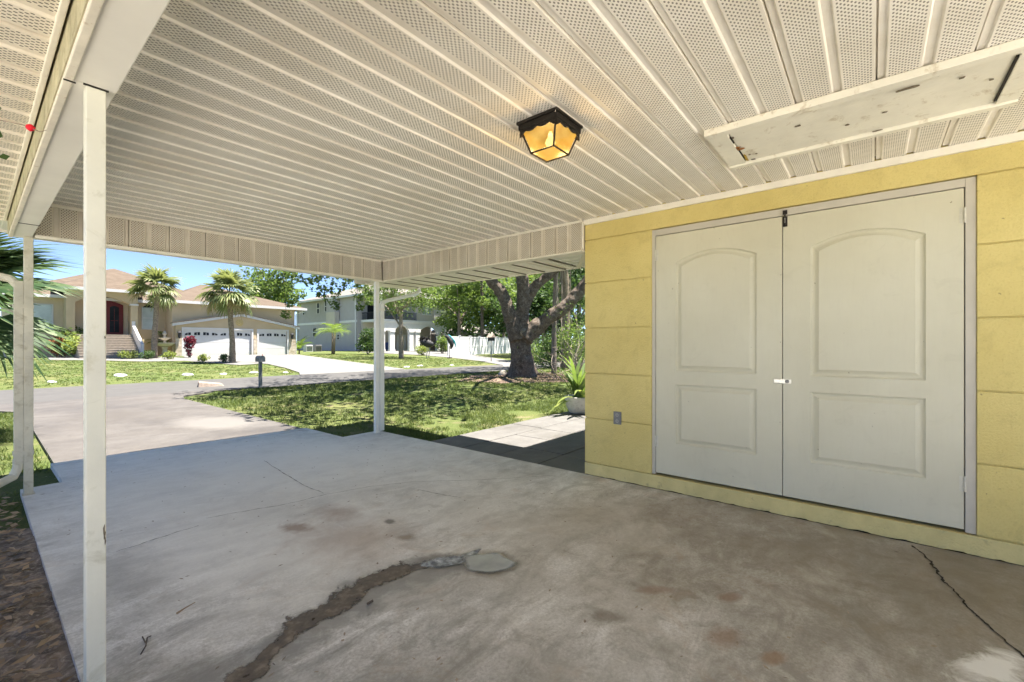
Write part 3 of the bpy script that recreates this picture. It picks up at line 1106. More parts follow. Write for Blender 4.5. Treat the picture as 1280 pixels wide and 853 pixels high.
# roof over it: two low slopes and gable triangles
roof = MB()
ez, rz = 2.34, 3.05
for (xa, za, xb, zb) in ((-0.78, ez, 1.95, rz), (1.95, rz, 4.64, ez)):
    roof.prism([(xa, za), (xb, zb), (xb, zb + 0.09), (xa, za + 0.09)], 'Y', RY0, RY1)
roof.build('roof', M['shingle_low'], carport)
gb = MB()
for ya in (5.46, RY0 + .02):
    MB().prism([(-0.60, 2.425), (4.5, 2.425), (1.95, 3.03)], 'Y', ya, ya + 0.04).build('gable', M['trim'], carport)
# front beam, seen from inside: upright boards between two white trims
fb = boards(lambda u, n, w: (u, 5.335 + n, w), 0.335, 3.645, 2.118, 2.388, 0.0)
fb.build('beam_panel', M['panel_x'], carport)
fc = MB().box((0.30, 5.40, 2.108), (3.75, 5.455, 2.44))
fc.box((0.335, 5.335, 2.106), (3.645, 5.399, 2.117))
fc.box((0.335, 5.300, 2.100), (3.640, 5.334, 2.126))
fc.build('front_beam', M['trim'], carport, bevel=0.003)
tt = MB().box((0.335, 5.316, 2.380), (3.635, 5.334, 2.399))
tt.box((3.635, 2.12, 2.380), (3.651, 5.315, 2.399))
tt.box((3.655, RY0, 2.352), (3.679, 2.115, 2.399))
tt.build('ceiling_trim', M['trim'], carport, bevel=0.002)
# beam over the side opening, in line with the yellow wall
rb = boards(lambda u, n, w: (3.652 + n, u, w), 2.118, 5.310, 2.120, 2.380, 0.02)
rb.build('beam_panel', M['panel_y'], carport)
rb2 = MB().box((3.693, 2.118, 2.112), (3.76, 5.399, 2.44))
rb2.box((3.640, 2.118, 2.104), (3.76, 5.31, 2.119))
rb2.box((3.632, 2.104, 2.119), (3.655, 2.1175, 2.379))
rb2.build('side_beam', M['trim'], carport, bevel=0.003)
# side eave: boards across, white fascia and gutter, mitred return at the house corner
EX, EZ = 4.60, 2.150
es = boards(lambda u, n, w: (w, u, EZ + n), 2.74, RY1 - 0.02, 3.762, EX, 0.027, seam_every=2, depth=0.012, notch=0.030)
es.build('eave_soffit', M['eave_white'], carport)
M['seam'] = plain('soffit_seam', (0.16, 0.14, 0.11), 0.8, 0.2, 30)  # dark colour stands in for the shade in the soffit gaps
for k_ in range(11):
    y_ = 2.9 + k_ * 2 * PITCH
    if y_ < RY1 - .1:
        MB().box((3.765, y_, EZ - 0.010), (EX - .002, y_ + 0.018, EZ - 0.0005)).build('soffit_seam', M['seam'], carport)
en = MB().box((EX + 0.001, 2.70, EZ - 0.012), (EX + 0.022, RY1, EZ + 0.20))
en.box((3.62, RY1 - 0.018, EZ - 0.012), (EX, RY1, EZ + 0.24))
en.prism([(3.76, 2.115), (3.80, 2.115), (EX, 2.70), (EX, 2.738), (EX - .03, 2.738), (3.76, 2.15)], 'Z', EZ - 0.008, EZ + 0.02)
en.build('eave_trim', M['trim'], carport, bevel=0.002)
eb = boards(lambda u, n, w: (u, w, EZ + 0.004 + n), 3.80, 7.2, 2.116, 2.70, 0.0, depth=0.006)
eb.build('eave_soffit', M['alu'], carport)
gt = MB()
gt.prism([(EX + 0.023, EZ + 0.06), (EX + 0.08, EZ + 0.06), (EX + 0.115, EZ + 0.17), (EX + 0.105, EZ + 0.17), (EX + 0.075, EZ + 0.07), (EX + 0.023, EZ + 0.07)], 'Y', 2.72, RY1)
gt.build('gutter', M['alu'], carport)
# left eave and the wrapped beam above the two thin posts
LZ = 2.235
lsf = boards(lambda u, n, w: (w, u, LZ + n), RY0, 5.40, -0.74, 0.178, 0.027)
lsf.build('eave_soffit', M['eave_soffit'], carport)
lt = MB().box((0.166, RY0, LZ - 0.010), (0.184, 5.42, LZ + 0.03))
lt.box((-0.78, RY0, LZ - 0.02), (-0.742, RY1, LZ + 0.17))
lt.box((-0.74, 5.402, LZ - 0.012), (0.30, 5.43, LZ + 0.1))
lt.box((-0.74, RY1 - 0.02, LZ - 0.012), (0.30, RY1, LZ + 0.2))
lt.build('eave_trim', M['trim'], carport, bevel=0.003)
lr = boards(lambda u, n, w: (u, w, LZ + 0.01 + n), -0.74, 0.30, 5.432, RY1 - 0.022, 0.0, depth=0.005)
lr.build('eave_soffit', M['alu'], carport)
lp = MB().box((0.1905, RY0, 2.120), (0.2115, 5.45, 2.40))
lp.build('beam_board', M['plank'], carport)
bw = MB()
segs_b = [(RY0, 2.055), (2.061, 4.78), (4.786, 5.46)]
for i, (a, b) in enumerate(segs_b):
    s = 0.0018 * i
    bw.box((0.2125, a, 2.105 + s), (0.325 - s, b, 2.42))
bw.build('wrapped_beam', M['wrap'], carport, bevel=0.004)
bl = MB()
for i, (a, b) in enumerate(segs_b):
    bl.box((0.1935, a, 2.098 + 0.0015 * i), (0.2165, b, 2.119))
bl.build('beam_lip', M['lip'], carport, bevel=0.003)
MB().box((0.1925, 2.055, 2.0955), (0.222, 2.061, 2.0985)).build('open_joint', M['dark'], carport)
MB().box((0.240, 2.0545, 2.1015), (0.304, 2.0615, 2.106)).build('open_joint', M['dark'], carport)
MB().box((0.213, 4.779, 2.104), (0.326, 4.7865, 2.112)).build('open_joint', M['dark'], carport)


def post(x, y, w, name, mat, top=2.104, label=None, base_h=0.012, zb=0.0):
    m = MB()
    m.prism([(x - w, y - w), (x + w, y - w), (x + w, y + w), (x - w, y + w)], 'Z', zb, top)
    o = m.build('post', mat, carport, bevel=0.004)
    p = MB().box((x - w * 1.35, y - w * 1.25, zb), (x + w * 1.35, y + w * 1.25, zb + 0.010))
    p.build('foot_plate', mat, o)
    return o


post(0.272, 2.085, 0.026, 'post', M['post'])
for (z_, w_, h2) in ((0.575, .0035, .022), (0.545, .002, .012), (1.25, .002, .006)):
    MB().prism(blob((0.2972 - w_ * 1.35, z_), w_, h2, 10, 0.4, z_ * 9), 'Y', 2.0575, 2.0592).build('scuff', M['paintchip'], bpy.data.objects['post'])
post(0.300, 5.36, 0.027, 'post', M['post_old'])
post(3.585, 5.365, 0.028, 'post', M['alu'])
# right downspout: from the eave gutter back to the corner post and down
ds = MB()
ds.tube([(EX - 0.03, 5.66, 2.15), (EX - 0.035, 5.655, 2.09), (EX - 0.10, 5.63, 2.035), (4.35, 5.57, 1.995), (3.82, 5.43, 1.865), (3.70, 5.395, 1.82), (3.672, 5.385, 1.76)], 0.032, 10, flat=0.75)
ds.prism([(3.640, 5.352), (3.705, 5.352), (3.705, 5.412), (3.640, 5.412)], 'Z', 0.012, 1.80)
o_ = ds.build('downspout', M['alu'], carport, bevel=0.004)
MB().box((3.61, 5.345, 1.70), (3.711, 5.418, 1.735)).build('strap', M['trim'], o_)
# left downspout with its kicked-out foot
d2 = MB()
d2.tube([(-0.70, 5.62, 2.22), (-0.69, 5.61, 2.05), (-0.60, 5.58, 1.98), (0.02, 5.42, 1.80), (0.20, 5.38, 1.755), (0.245, 5.365, 1.70)], 0.034, 10, flat=0.75)
d2.prism([(0.220, 5.335), (0.272, 5.335), (0.272, 5.395), (0.220, 5.395)], 'Z', 0.26, 1.74)
d2.tube([(0.246, 5.365, 0.30), (0.243, 5.36, 0.23), (0.215, 5.335, 0.165), (0.10, 5.24, 0.125), (0.045, 5.19, 0.118)], 0.034, 10, flat=0.8, cap=True)
o_ = d2.build('downspout', M['post_old'], carport, bevel=0.003)
for z_ in (1.52, 0.33):
    MB().box((0.214, 5.328, z_), (0.330, 5.40, z_ + 0.03)).build('strap', M['post_old'], o_)

# hatch in the ceiling by the wall
hx0, hx1, hy0, hy1 = 2.54, 3.14, -0.53, 0.715
hp = MB()
hp.box((hx0, hy0, 2.362), (hx0 + 0.055, hy1, 2.3985))
hp.box((hx1 - 0.045, hy0, 2.362), (hx1, hy1, 2.3985))
hp.box((hx0 + 0.056, hy0, 2.372), (hx1 - 0.046, hy0 + 0.075, 2.3985))
hp.box((hx0 + 0.056, hy1 - 0.10, 2.372), (hx1 - 0.046, hy1, 2.3985))
hatch = hp.build('ceiling_hatch', M['hatch'], carport, bevel=0.003)
MB().box((hx0 + 0.0565, hy0 + 0.083, 2.381), (hx1 - 0.0475, hy1 - 0.106, 2.3985)).build('hatch_panel', M['hatch'], hatch, bevel=0.002)
MB().box((hx0 + 0.10, hy0 + 0.0745, 2.374), (hx1 - 0.08, hy0 + 0.0845, 2.380)).build('open_joint', M['dark'], hatch)
MB().box((hx0 + 0.13, hy1 - 0.1065, 2.374), (hx0 + 0.22, hy1 - 0.0985, 2.380)).build('open_joint', M['dark'], hatch)
MB().box((hx0 + 0.33, hy1 - 0.1065, 2.374), (hx1 - 0.08, hy1 - 0.0985, 2.380)).build('open_joint', M['dark'], hatch)
MB().box((hx0 + 0.0545, -0.1, 2.374), (hx0 + 0.0585, 0.42, 2.379)).build('open_joint', M['dark'], hatch)


def flecks(pts, r, z, mat, name, parent):
    for i, (x, y, sx, sy) in enumerate(pts):
        poly = blob((x, y), r * sx, r * sy, 9, 0.35, i * 1.7)
        MB().prism(poly, 'Z', z - 0.0012, z + 0.002).build(name, mat, parent)


flecks([(2.72, 0.655, 1.6, .5), (2.78, 0.66, .8, 1), (2.95, 0.66, .5, 1.2), (3.04, 0.61, 1.4, .8), (3.07, 0.57, .6, 1.2), (2.98, 0.575, .5, .5), (2.68, 0.60, 1.2, .4),
        (2.90, 0.10, .6, .6), (2.86, -0.05, .5, .8), (3.08, -0.02, .5, 1.6), (2.66, -0.12, .8, 3.5), (2.61, -0.22, .5, 3.0), (2.80, -0.40, .6, .6), (2.75, 0.30, .6, 1.2),
        (2.70, -0.30, .8, .8), (2.565, 0.10, .5, 2.4), (2.56, 0.32, .5, 1.5), (2.57, -.30, .7, 2.0), (3.12, .20, .4, 2.2), (3.125, .45, .4, 1.4), (3.12, -.25, .5, 1.2), (2.60, .68, .8, .6), (2.66, .69, .6, .4), (3.06, .66, .7, .5), (2.58, -.48, .8, .8), (3.08, -.47, .6, .8), (2.75, 0.645, .5, .5), (2.99, .54, .4, .4)], 0.012, 2.3745, M['paintchip'], 'paint_chip', hatch)
flecks([(2.84, 0.63, 1.6, 2.6), (2.86, 0.60, 0.8, 1.6)], 0.014, 2.3735, M['rust'], 'rust_mark', hatch)
flecks([(3.02, 0.60, 4.0, .45)], 0.016, 2.3725, M['ochre'], 'rust_drip', hatch)

# ------------------------------------------------------------------ the lit lantern on the ceiling
LX, LY = 1.95, 1.33
lan = thing('ceiling_lantern', (LX, LY, CZ), 'lit black ceiling lantern with amber glass panes hanging under the white grooved ceiling', 'lamp')
pm = MB()
h_ = 0.128
pm.box((LX - h_, LY - h_, CZ - 0.016), (LX + h_, LY + h_, CZ - 0.001))
pm.box((LX - h_ + .008, LY - h_ + .008, CZ - 0.045), (LX + h_ - .008, LY - h_ + .016, CZ - 0.0165))
pm.box((LX - h_ + .008, LY + h_ - .016, CZ - 0.045), (LX + h_ - .008, LY + h_ - .008, CZ - 0.0165))
pm.box((LX - h_ + .008, LY - h_ + .0165, CZ - 0.045), (LX - h_ + .016, LY + h_ - .0165, CZ - 0.0165))
pm.box((LX + h_ - .016, LY - h_ + .0165, CZ - 0.045), (LX + h_ - .008, LY + h_ - .0165, CZ - 0.0165))
pm.build('canopy', M['black_metal'], lan, bevel=0.003)
top_, bot_, zt, zb_ = 0.112, 0.072, CZ - 0.040, CZ - 0.160
fr = MB()
for sx in (-1, 1):
    for sy in (-1, 1):
        fr.tube([(LX + sx * top_, LY + sy * top_, zt), (LX + sx * bot_, LY + sy * bot_, zb_)], 0.0055, 4)
for a, b in (((-1, -1), (1, -1)), ((1, -1), (1, 1)), ((1, 1), (-1, 1)), ((-1, 1), (-1, -1))):
    fr.tube([(LX + a[0] * bot_, LY + a[1] * bot_, zb_), (LX + b[0] * bot_, LY + b[1] * bot_, zb_)], 0.0055, 4)
fr.build('cage', M['black_metal'], lan)
# scalloped skirt under the canopy on each side
sk = MB()
for (ax, sg) in (('x', -1), ('x', 1), ('y', -1), ('y', 1)):
    poly = [(-top_, 0.0), (top_, 0.0)]
    for i in range(25):
        t = top_ - 2 * top_ * i / 24
        e = abs(t) / top_
        d = 0.010 + 0.012 * abs(math.sin(e * math.pi * 1.5)) + 0.016 * e ** 3
        poly.append((t, -d))
    if ax == 'x':
        sk.prism([(LY + p[0], zt - 0.004 + p[1]) for p in poly], 'X', LX + sg * (top_ + 0.001), LX + sg * (top_ + 0.004))
    else:
        sk.prism([(LX + p[0], zt - 0.004 + p[1]) for p in poly], 'Y', LY + sg * (top_ + 0.001), LY + sg * (top_ + 0.004))
sk.build('scalloped_skirt', M['black_metal'], lan)
tp, bp = top_ - .006, bot_ - .004
for (a, b) in (((-1, -1), (1, -1)), ((1, -1), (1, 1)), ((1, 1), (-1, 1)), ((-1, 1), (-1, -1))):
    m = MB()
    m.add([(LX + a[0] * tp, LY + a[1] * tp, zt), (LX + b[0] * tp, LY + b[1] * tp, zt), (LX + b[0] * bp, LY + b[1] * bp, zb_ + .003), (LX + a[0] * bp, LY + a[1] * bp, zb_ + .003)], [(0, 1, 2, 3)])
    m.build('glass_pane', M['amber'], lan)
m = MB().add([(LX - bp, LY - bp, zb_ + .002), (LX + bp, LY - bp, zb_ + .002), (LX + bp, LY + bp, zb_ + .002), (LX - bp, LY + bp, zb_ + .002)], [(0, 1, 2, 3)])
m.build('glass_pane', M['amber'], lan)
m = MB().lathe([(0.008, 0.075), (0.012, 0.06), (0.014, 0.045), (0.024, 0.030), (0.028, 0.014), (0.022, 0.002), (0.004, -0.003)], (LX + .005, LY, CZ - 0.115), 14)
m.build('bulb', M['bulb'], lan, smooth=True)
ll = bpy.data.lights.new('lantern_light', 'POINT')
ll.energy = 6.0
ll.color = (1.0, 0.82, 0.58)
ll.shadow_soft_size = 0.06
lo = bpy.data.objects.new('lantern_light', ll)
C.objects.link(lo)
lo.parent = lan
lo.location = (0.005, 0, -0.1)

# ================================================================== THE YELLOW STORAGE ROOM
WX = 3.68
room = thing('storage_room', (WX + 1.4, 0.2, 0), 'yellow painted block room with white double doors beside the carport', 'building')
WY0, WY1, DY0, DY1, DZ0, DZ1 = -3.0, 2.11, -0.470, 1.462, 0.122, 2.205
wm = MB()
zs = [0.118, 0.538, 0.958, 1.380, 1.802, 2.205, 2.43]
g = 0.0045
th = 0.16
for i in range(len(zs) - 1):
    a, b = zs[i] + g, zs[i + 1] - g
    if i == len(zs) - 2:
        wm.box((WX, WY0, zs[i] + g), (WX + th, WY1, zs[i + 1]))
    else:
        wm.box((WX, DY1, a), (WX + th, WY1, b))
        wm.box((WX, WY0, a), (WX + th, DY0, b))
wm.box((WX + 0.014, DY1 + .002, 0.0), (WX + th - .004, WY1 - .006, 2.42))
wm.box((WX + 0.014, WY0 + .002, 0.0), (WX + th - .004, DY0 - .002, 2.42))
wm.box((WX + th + .001, WY1 - 0.15, 0.0), (7.0, WY1 - 0.003, 2.43))
wm.box((WX + th + .001, WY0, 0.0), (7.0, WY0 + 0.15, 2.43))
wm.box((6.85, WY0 + .151, 0.0), (7.0, WY1 - 0.151, 2.43))
wall_o = wm.build('wall', M['yellow'], room, bevel=0.004)
bs = MB()
# painted foot of the wall with a ragged lower edge
n_ = 200
ysq = np.linspace(WY0, WY1 - .002, n_)
vs, fs = [], []
for y in ysq:
    rag = 0.004 + 0.016 * max(0, mnoise.noise(Vector((y * 9, 0, 0)))) + 0.012 * max(0, mnoise.noise(Vector((y * 31, 4, 0))))
    vs += [(WX - 0.004 + 0.004 * mnoise.noise(Vector((y * 6, 2, 2))), y, rag), (WX - 0.0045, y, 0.114), (WX + 0.10, y, 0.117), (WX + 0.02, y, 0.0)]
for i in range(n_ - 1):
    a, b = 4 * i, 4 * (i + 1)
    fs += [(a, b, b + 1, a + 1), (a + 1, b + 1, b + 2, a + 2), (a + 3, b + 3, b, a)]
bs.add(vs, fs)
bs.build('wall_foot', M['yellow_base'], room)
gp_ = MB()
gv, gf = [], []
for i, y in enumerate(ysq):
    wv = 0.004 + 0.012 * max(0, mnoise.noise(Vector((y * 5, 8, 0)))) + 0.018 * max(0, mnoise.noise(Vector((y * 14, 3, 9))) - .15)
    gv += [(WX - wv, y, 0.0035), (WX + 0.01, y, 0.006)]
for i in range(n_ - 1):
    gf.append((2 * i, 2 * i + 2, 2 * i + 3, 2 * i + 1))
gp_.add(gv, gf)
up(gp_.build('dark_line', M['dark'], room))  # ragged dark line along the foot of the wall
rm = MB()
rm.prism([(WY0 - .5, 2.46), (WY1 + .62, 2.46), (0.0, 3.1)], 'X', 4.66, 7.6)
rm.build('roof', M['shingle_low'], room)
# frame
fm = MB()
fx0, fx1 = WX + 0.010, WX + 0.10
fm.box((fx0, DY1 - 0.030, DZ0), (fx1, DY1 - 0.001, DZ1 - .002))
fm.box((fx0, DY0 + 0.001, DZ0), (fx1, DY0 + 0.046, DZ1 - .002))
fm.box((fx0, DY0 + 0.0465, 2.152), (fx1, DY1 - 0.0305, DZ1 - .002))
fm.build('door_frame', M['frame'], room, bevel=0.002)
MB().box((WX + 0.0605, DY0 + 0.047, DZ0 + .002), (WX + 0.0995, DY1 - 0.031, 2.151)).build('door_rebate', M['dark'], room)


def door_leaf(y0, y1, name='door'):
    """a moulded two-panel leaf with an arched upper panel, facing -X, its face at x = WX + 0.016"""
    z0, z1 = 0.138, 2.146
    xf = WX + 0.014
    bm = bmesh.new()
    W = y1 - y0

    def rect(a, b, c, d):
        return [(a, c), (b, c), (b, d), (a, d)]

    def arch(a, b, c, d, rise, n=16):
        pts = [(a, c), (b, c), (b, d)]
        for i in range(1, n):
            t = 1 - i / n
            pts.append((a + (b - a) * t, d + rise * (1 - (2 * t - 1) ** 2)))
        pts.append((a, d))
        return pts

    lo_ = (y0 + 0.165, y1 - 0.165, 0.405, 0.895)
    hi_ = (y0 + 0.165, y1 - 0.165, 1.005, 1.905)

    def panel(ins):
        a = rect(lo_[0] + ins, lo_[1] - ins, lo_[2] + ins, lo_[3] - ins)
        b = arch(hi_[0] + ins, hi_[1] - ins, hi_[2] + ins, hi_[3] - ins * .8, 0.075 - ins * .12)
        return a, b

    steps = [(0.0, 0.0), (0.003, 0.010), (0.013, 0.015), (0.026, 0.013), (0.043, 0.004), (0.046, 0.001)]
    loops = []
    for ins, dep in steps:
        a, b = panel(ins)
        loops.append([[bm.verts.new((xf + dep, p[0], p[1])) for p in a], [bm.verts.new((xf + dep, p[0], p[1])) for p in b]])
    outer = [bm.verts.new((xf, p[0], p[1])) for p in rect(y0, y1, z0, z1)]
    edges = []
    for lp_ in (outer, loops[0][0], loops[0][1]):
        for i in range(len(lp_)):
            edges.append(bm.edges.new((lp_[i], lp_[(i + 1) % len(lp_)])))
    bmesh.ops.triangle_fill(bm, use_beauty=True, use_dissolve=False, edges=edges)
    for k in range(len(steps) - 1):
        for w in range(2):
            A, B = loops[k][w], loops[k + 1][w]
            for i in range(len(A)):
                j = (i + 1) % len(A)
                bm.faces.new((A[i], A[j], B[j], B[i]))
    for w in range(2):
        bm.faces.new(loops[-1][w])
    back = [bm.verts.new((xf + 0.035, p[0], p[1])) for p in rect(y0, y1, z0, z1)]
    for i in range(4):
        bm.faces.new((outer[i], outer[(i + 1) % 4], back[(i + 1) % 4], back[i]))
    bm.faces.new(back)
    bmesh.ops.recalc_face_normals(bm, faces=bm.faces)
    off = rootloc(room)
    for v in bm.verts:
        v.co -= off
    me = bpy.data.meshes.new(name)
    bm.to_mesh(me)
    bm.free()
    me.materials.append(M['door'])
    o = bpy.data.objects.new(name, me)
    C.objects.link(o)
    o.parent = room
    return o


mid = 0.499
dl = door_leaf(mid + 0.0025, 1.4275)
drr = door_leaf(-0.4190, mid - 0.0025)
for (yy, par) in ((1.4295, dl), (-0.4215, drr)):
    for zz in (0.36, 1.94):
        m = MB()
        for k in range(5):
            m.lathe([(0.0062, 0), (0.0062, 0.0175)], (WX + 0.0095, yy, zz + k * 0.0185), 10)
        m.box((WX + 0.0122, yy - 0.022, zz), (WX + 0.0138, yy + 0.022, zz + 0.09))
        m.build('hinge', M['hinge'], par)
# hasp across the meeting edge, and the dark bolt at the top
hm = MB()
hm.box((WX + 0.009, mid - 0.052, 0.945), (WX + 0.0135, mid + 0.056, 0.978))
hm.box((WX + 0.005, mid + 0.012, 0.948), (WX + 0.009, mid + 0.052, 0.975))
ha = hm.build('hasp', M['steel'], drr, bevel=0.002)
m = MB().lathe([(0.013, 0), (0.013, 0.006), (0.009, 0.010)], (0, 0, 0), 14)
m.v = [(WX + 0.009 - z, mid - 0.028 + x, 0.9615 + y) for x, y, z in m.v]
m.build('lock_cylinder', M['grey_plate'], ha, smooth=False)
bt = MB()
bt.box((WX + 0.004, mid - 0.030, 2.070), (WX + 0.0135, mid - 0.002, 2.143))
bt.box((WX - 0.002, mid - 0.030, 2.156), (WX + 0.0095, mid - 0.002, 2.186))
bt.tube([(WX + 0.001, mid - 0.016, 2.078), (WX + 0.001, mid - 0.016, 2.176)], 0.0048, 8)
bo = bt.build('barrel_bolt', M['black_metal'], drr, bevel=0.0015)
MB().tube([(WX - 0.001, mid - 0.016, 2.095), (WX - 0.001, mid - 0.016, 2.130)], 0.0035, 8).build('bolt_pin', M['grey_plate'], bo)
# electrical outlet on the wall
ot = thing('electrical_outlet', (WX, 1.775, 0.565), 'small grey electrical outlet on the yellow wall left of the double doors', 'outlet')
pl_ = MB().box((WX - 0.008, 1.738, 0.508), (WX - 0.0006, 1.812, 0.622)).build('cover_plate', M['grey_plate'], ot, bevel=0.002)
for zz in (0.538, 0.592):
    m = MB().lathe([(0.016, 0), (0.016, 0.004)], (0, 0, 0), 14)
    m.v = [(WX - 0.0085 - z, 1.775 + x, zz + y) for x, y, z in m.v]
    so_ = m.build('socket', M['socket'], ot)
    k = MB()
    k.box((WX - 0.0135, 1.768, zz - 0.005), (WX - 0.0126, 1.7705, zz + 0.005))
    k.box((WX - 0.0135, 1.7795, zz - 0.005), (WX - 0.0126, 1.782, zz + 0.005))
    k.build('slots', M['plate_dark'], so_)


# ================================================================== THE NEAR YARD
def inside(p, poly):
    c = False
    n = len(poly)
    for i in range(n):
        a, b = poly[i], poly[(i + 1) % n]
        if (a[1] > p[1]) != (b[1] > p[1]) and p[0] < (b[0] - a[0]) * (p[1] - a[1]) / (b[1] - a[1]) + a[0]:
            c = not c
    return c


bed = [gp(60, 450.5), gp(120, 451.0), gp(180, 452.5), gp(232, 451.6), gp(262, 454.0), gp(300, 457.0), gp(326, 455.2), gp(312, 453.3), gp(262, 450.6), gp(238, 447.8), gp(205, 447.0), gp(110, 446.8), gp(60, 447.0)]
keep_clear = [far_pts, far2, bed]


def grass_tufts():
    """blades over the near lawns; one uncountable mass"""
    rng = np.random.default_rng(5)
    P = []
    areas = [((3.15, 5.5), (16, 13.85), 15000), ((3.7, 4.45), (9, 5.6), 2600), ((-3.2, 5.2), (0.52, 13.1), 6500), ((16, 4.5), (26, 13.8), 5000), ((-8, 18.9), (24, 40), 22000)]
    for (x0, y0), (x1, y1), n in areas:
        p = np.stack([rng.uniform(x0, x1, n), rng.uniform(y0, y1, n)], axis=1)
        P.append(p)
    P = np.concatenate(P)
    keep = []
    for x, y in P:
        if 13.15 < y < 19.0 and (y > 13.75 or x < -1.2):
            continue
        if y < 19 and 0.5 < x < 3.14 and y > 5.4:
            continue
        if x < 4.2 and x > -1.3 and 12.3 < y < 14 and abs(x - 1.7) < 1.4 + (y - 12) * .7:
            continue
        if x < 3.75 and y < 5.52 and x > .25:
            continue
        if y > 18.5 and any(inside((x, y), pl) for pl in keep_clear):
            continue
        # bare patches
        b = mnoise.noise(Vector((x * .9, y * .9, 0))) + 0.6 * mnoise.noise(Vector((x * 2.7, y * 2.7, 4)))
        d_oak = math.hypot(x - 13.6, y - 10.6)
        if b > 0.24 or (d_oak < 2.8 and rng.random() < 0.8):
            continue
        keep.append((x, y))
    K = np.array(keep)
    n = len(K)
    nb = 5
    base_ = np.repeat(K, nb, axis=0) + rng.normal(0, 0.035, (n * nb, 2))
    far = base_[:, 1] > 18.7
    dist = np.hypot(base_[:, 0], base_[:, 1])
    h = rng.uniform(0.025, 0.07, n * nb) * np.where(far, 0.75, 1.0)
    w = rng.uniform(0.004, 0.008, n * nb) * np.clip(dist / 7, 1, 3.0)
    ang = rng.uniform(0, 2 * math.pi, n * nb)
    lean = rng.normal(0, 0.035, (n * nb, 2))
    z = np.array([tz(a, b) for a, b in base_])
    dx, dy = np.cos(ang) * w, np.sin(ang) * w
    B0 = np.stack([base_[:, 0] - dx, base_[:, 1] - dy, z - 0.005], 1)
    B1 = np.stack([base_[:, 0] + dx, base_[:, 1] + dy, z - 0.005], 1)
    T = np.stack([base_[:, 0] + lean[:, 0], base_[:, 1] + lean[:, 1], z + h], 1)
    V = np.stack([B0, B1, T], axis=1)
    o = quads('grass', V, M['grass'], nper=3)
    tag(o, kind='stuff')
    o['label'] = 'short patchy green and yellow lawn grass'


# far drives and beds must stay clear of blades: they are drawn last and stand a little proud
grass_tufts()


def litter():
    rng = np.random.default_rng(9)
    n = 1500
    x = SLX - 0.02 - np.abs(rng.normal(0, 0.55, n))
    y = rng.uniform(0.2, 5.3, n)
    P = np.stack([x, y, -0.012 + rng.uniform(0.0, 0.03, n)], 1)
    V = leaf_quads(P, 0.065, 0.030, rng, 0.85)
    # lay them mostly flat
    V[:, :, 2] = P[:, None, 2] + (V[:, :, 2] - P[:, None, 2]) * 0.45 + 0.012
    tag(quads('leaf_litter', V, M['litter']), kind='stuff', label='dry brown leaves scattered over the bare soil by the slab')
    # crumbs and bits of leaf lying about the slab
    n = 340
    x = rng.uniform(0.35, 3.55, n)
    y = rng.uniform(-0.3, 6.3, n)
    P = np.stack([x, y, np.full(n, 0.006)], 1)
    V = leaf_quads(P, 0.026, 0.012, rng, 0.95)
    V[:, :, 2] = 0.006 + (V[:, :, 2] - 0.006) * 0.2
    tag(quads('slab_debris', V, M['twig']), kind='stuff', label='tiny leaf crumbs scattered over the grey slab')


litter()
tw = MB()
for pts_ in ([(176, 818), (182, 808), (184, 797)], [(184, 797), (189, 795)], [(182, 804), (178, 796)]):
    tw.tube([slabp(p[0], p[1], 0.008) for p in pts_], 0.0025, 5)
tag(tw.build('twig', M['bark']), 'small dark forked twig lying on the slab near the nearest post', 'twig')
tw = MB().tube([slabp(221, 767, 0.008), slabp(230, 761, 0.010), slabp(244, 753, 0.008)], [0.005, 0.003, 0.0015], 6)
tag(tw.build('twig', M['litter']), 'pale curled dry leaf stalk lying on the slab', 'twig')
tw = MB()
tw.tube([slabp(459, 755, 0.008), slabp(466, 751, 0.010)], 0.006, 5)
tag(tw.build('twig', M['bark']), 'short dark stick beside the muddy trail', 'twig')


def pt_list(L, D):
    return [dp(p[0], p[1], D + (p[2] if len(p) > 2 else 0)) for p in L]


def smooth_path(P, R_, sub=6):
    """Catmull-Rom through the points, radii too"""
    out, rad = [], []
    n = len(P)
    for i in range(n - 1):
        p0, p1, p2, p3 = P[max(i - 1, 0)], P[i], P[i + 1], P[min(i + 2, n - 1)]
        for s in range(sub):
            t = s / sub
            out.append(0.5 * ((2 * p1) + (p2 - p0) * t + (2 * p0 - 5 * p1 + 4 * p2 - p3) * t * t + (3 * p1 - p0 - 3 * p2 + p3) * t ** 3))
            rad.append(R_[i] * (1 - t) + R_[i + 1] * t)
    out.append(P[-1])
    rad.append(R_[-1])
    return out, rad


def limb(m, P, R_, n=14, wob=0.18, ws=3.2):
    a, b = smooth_path([Vector(p) for p in P], R_)
    m.tube(a, b, n, wob=wob, wscale=ws)
    return m


# the big live oak
OD = 17.4
ob = gp(653, 470)
oak = thing('oak_tree', ob, 'large gnarled oak with a thick forked trunk on the near lawn beyond the patio', 'tree')
tm = MB()
limb(tm, pt_list([(653, 473), (653, 468), (653, 460), (652, 445), (651, 430), (650, 418), (652, 408)], OD), [0.62, 0.53, 0.47, 0.43, 0.42, 0.46, 0.36], 22, 0.16, 2.6)
for a_ in (0.3, 1.4, 2.6, 3.9, 5.2):
    q = ob + Vector((math.cos(a_) * 0.75, math.sin(a_) * 0.75, -0.05))
    limb(tm, [q, ob + Vector((math.cos(a_) * 0.45, math.sin(a_) * 0.45, 0.22)), ob + Vector((math.cos(a_) * 0.22, math.sin(a_) * 0.22, 0.9))], [0.07, 0.17, 0.16], 8, 0.2)
limb(tm, pt_list([(648, 425), (642, 408), (636, 392), (632, 377), (624, 363), (613, 350), (602, 334), (588, 314)], OD - .2), [0.34, 0.30, 0.265, 0.25, 0.235, 0.215, 0.19, 0.16], 14)
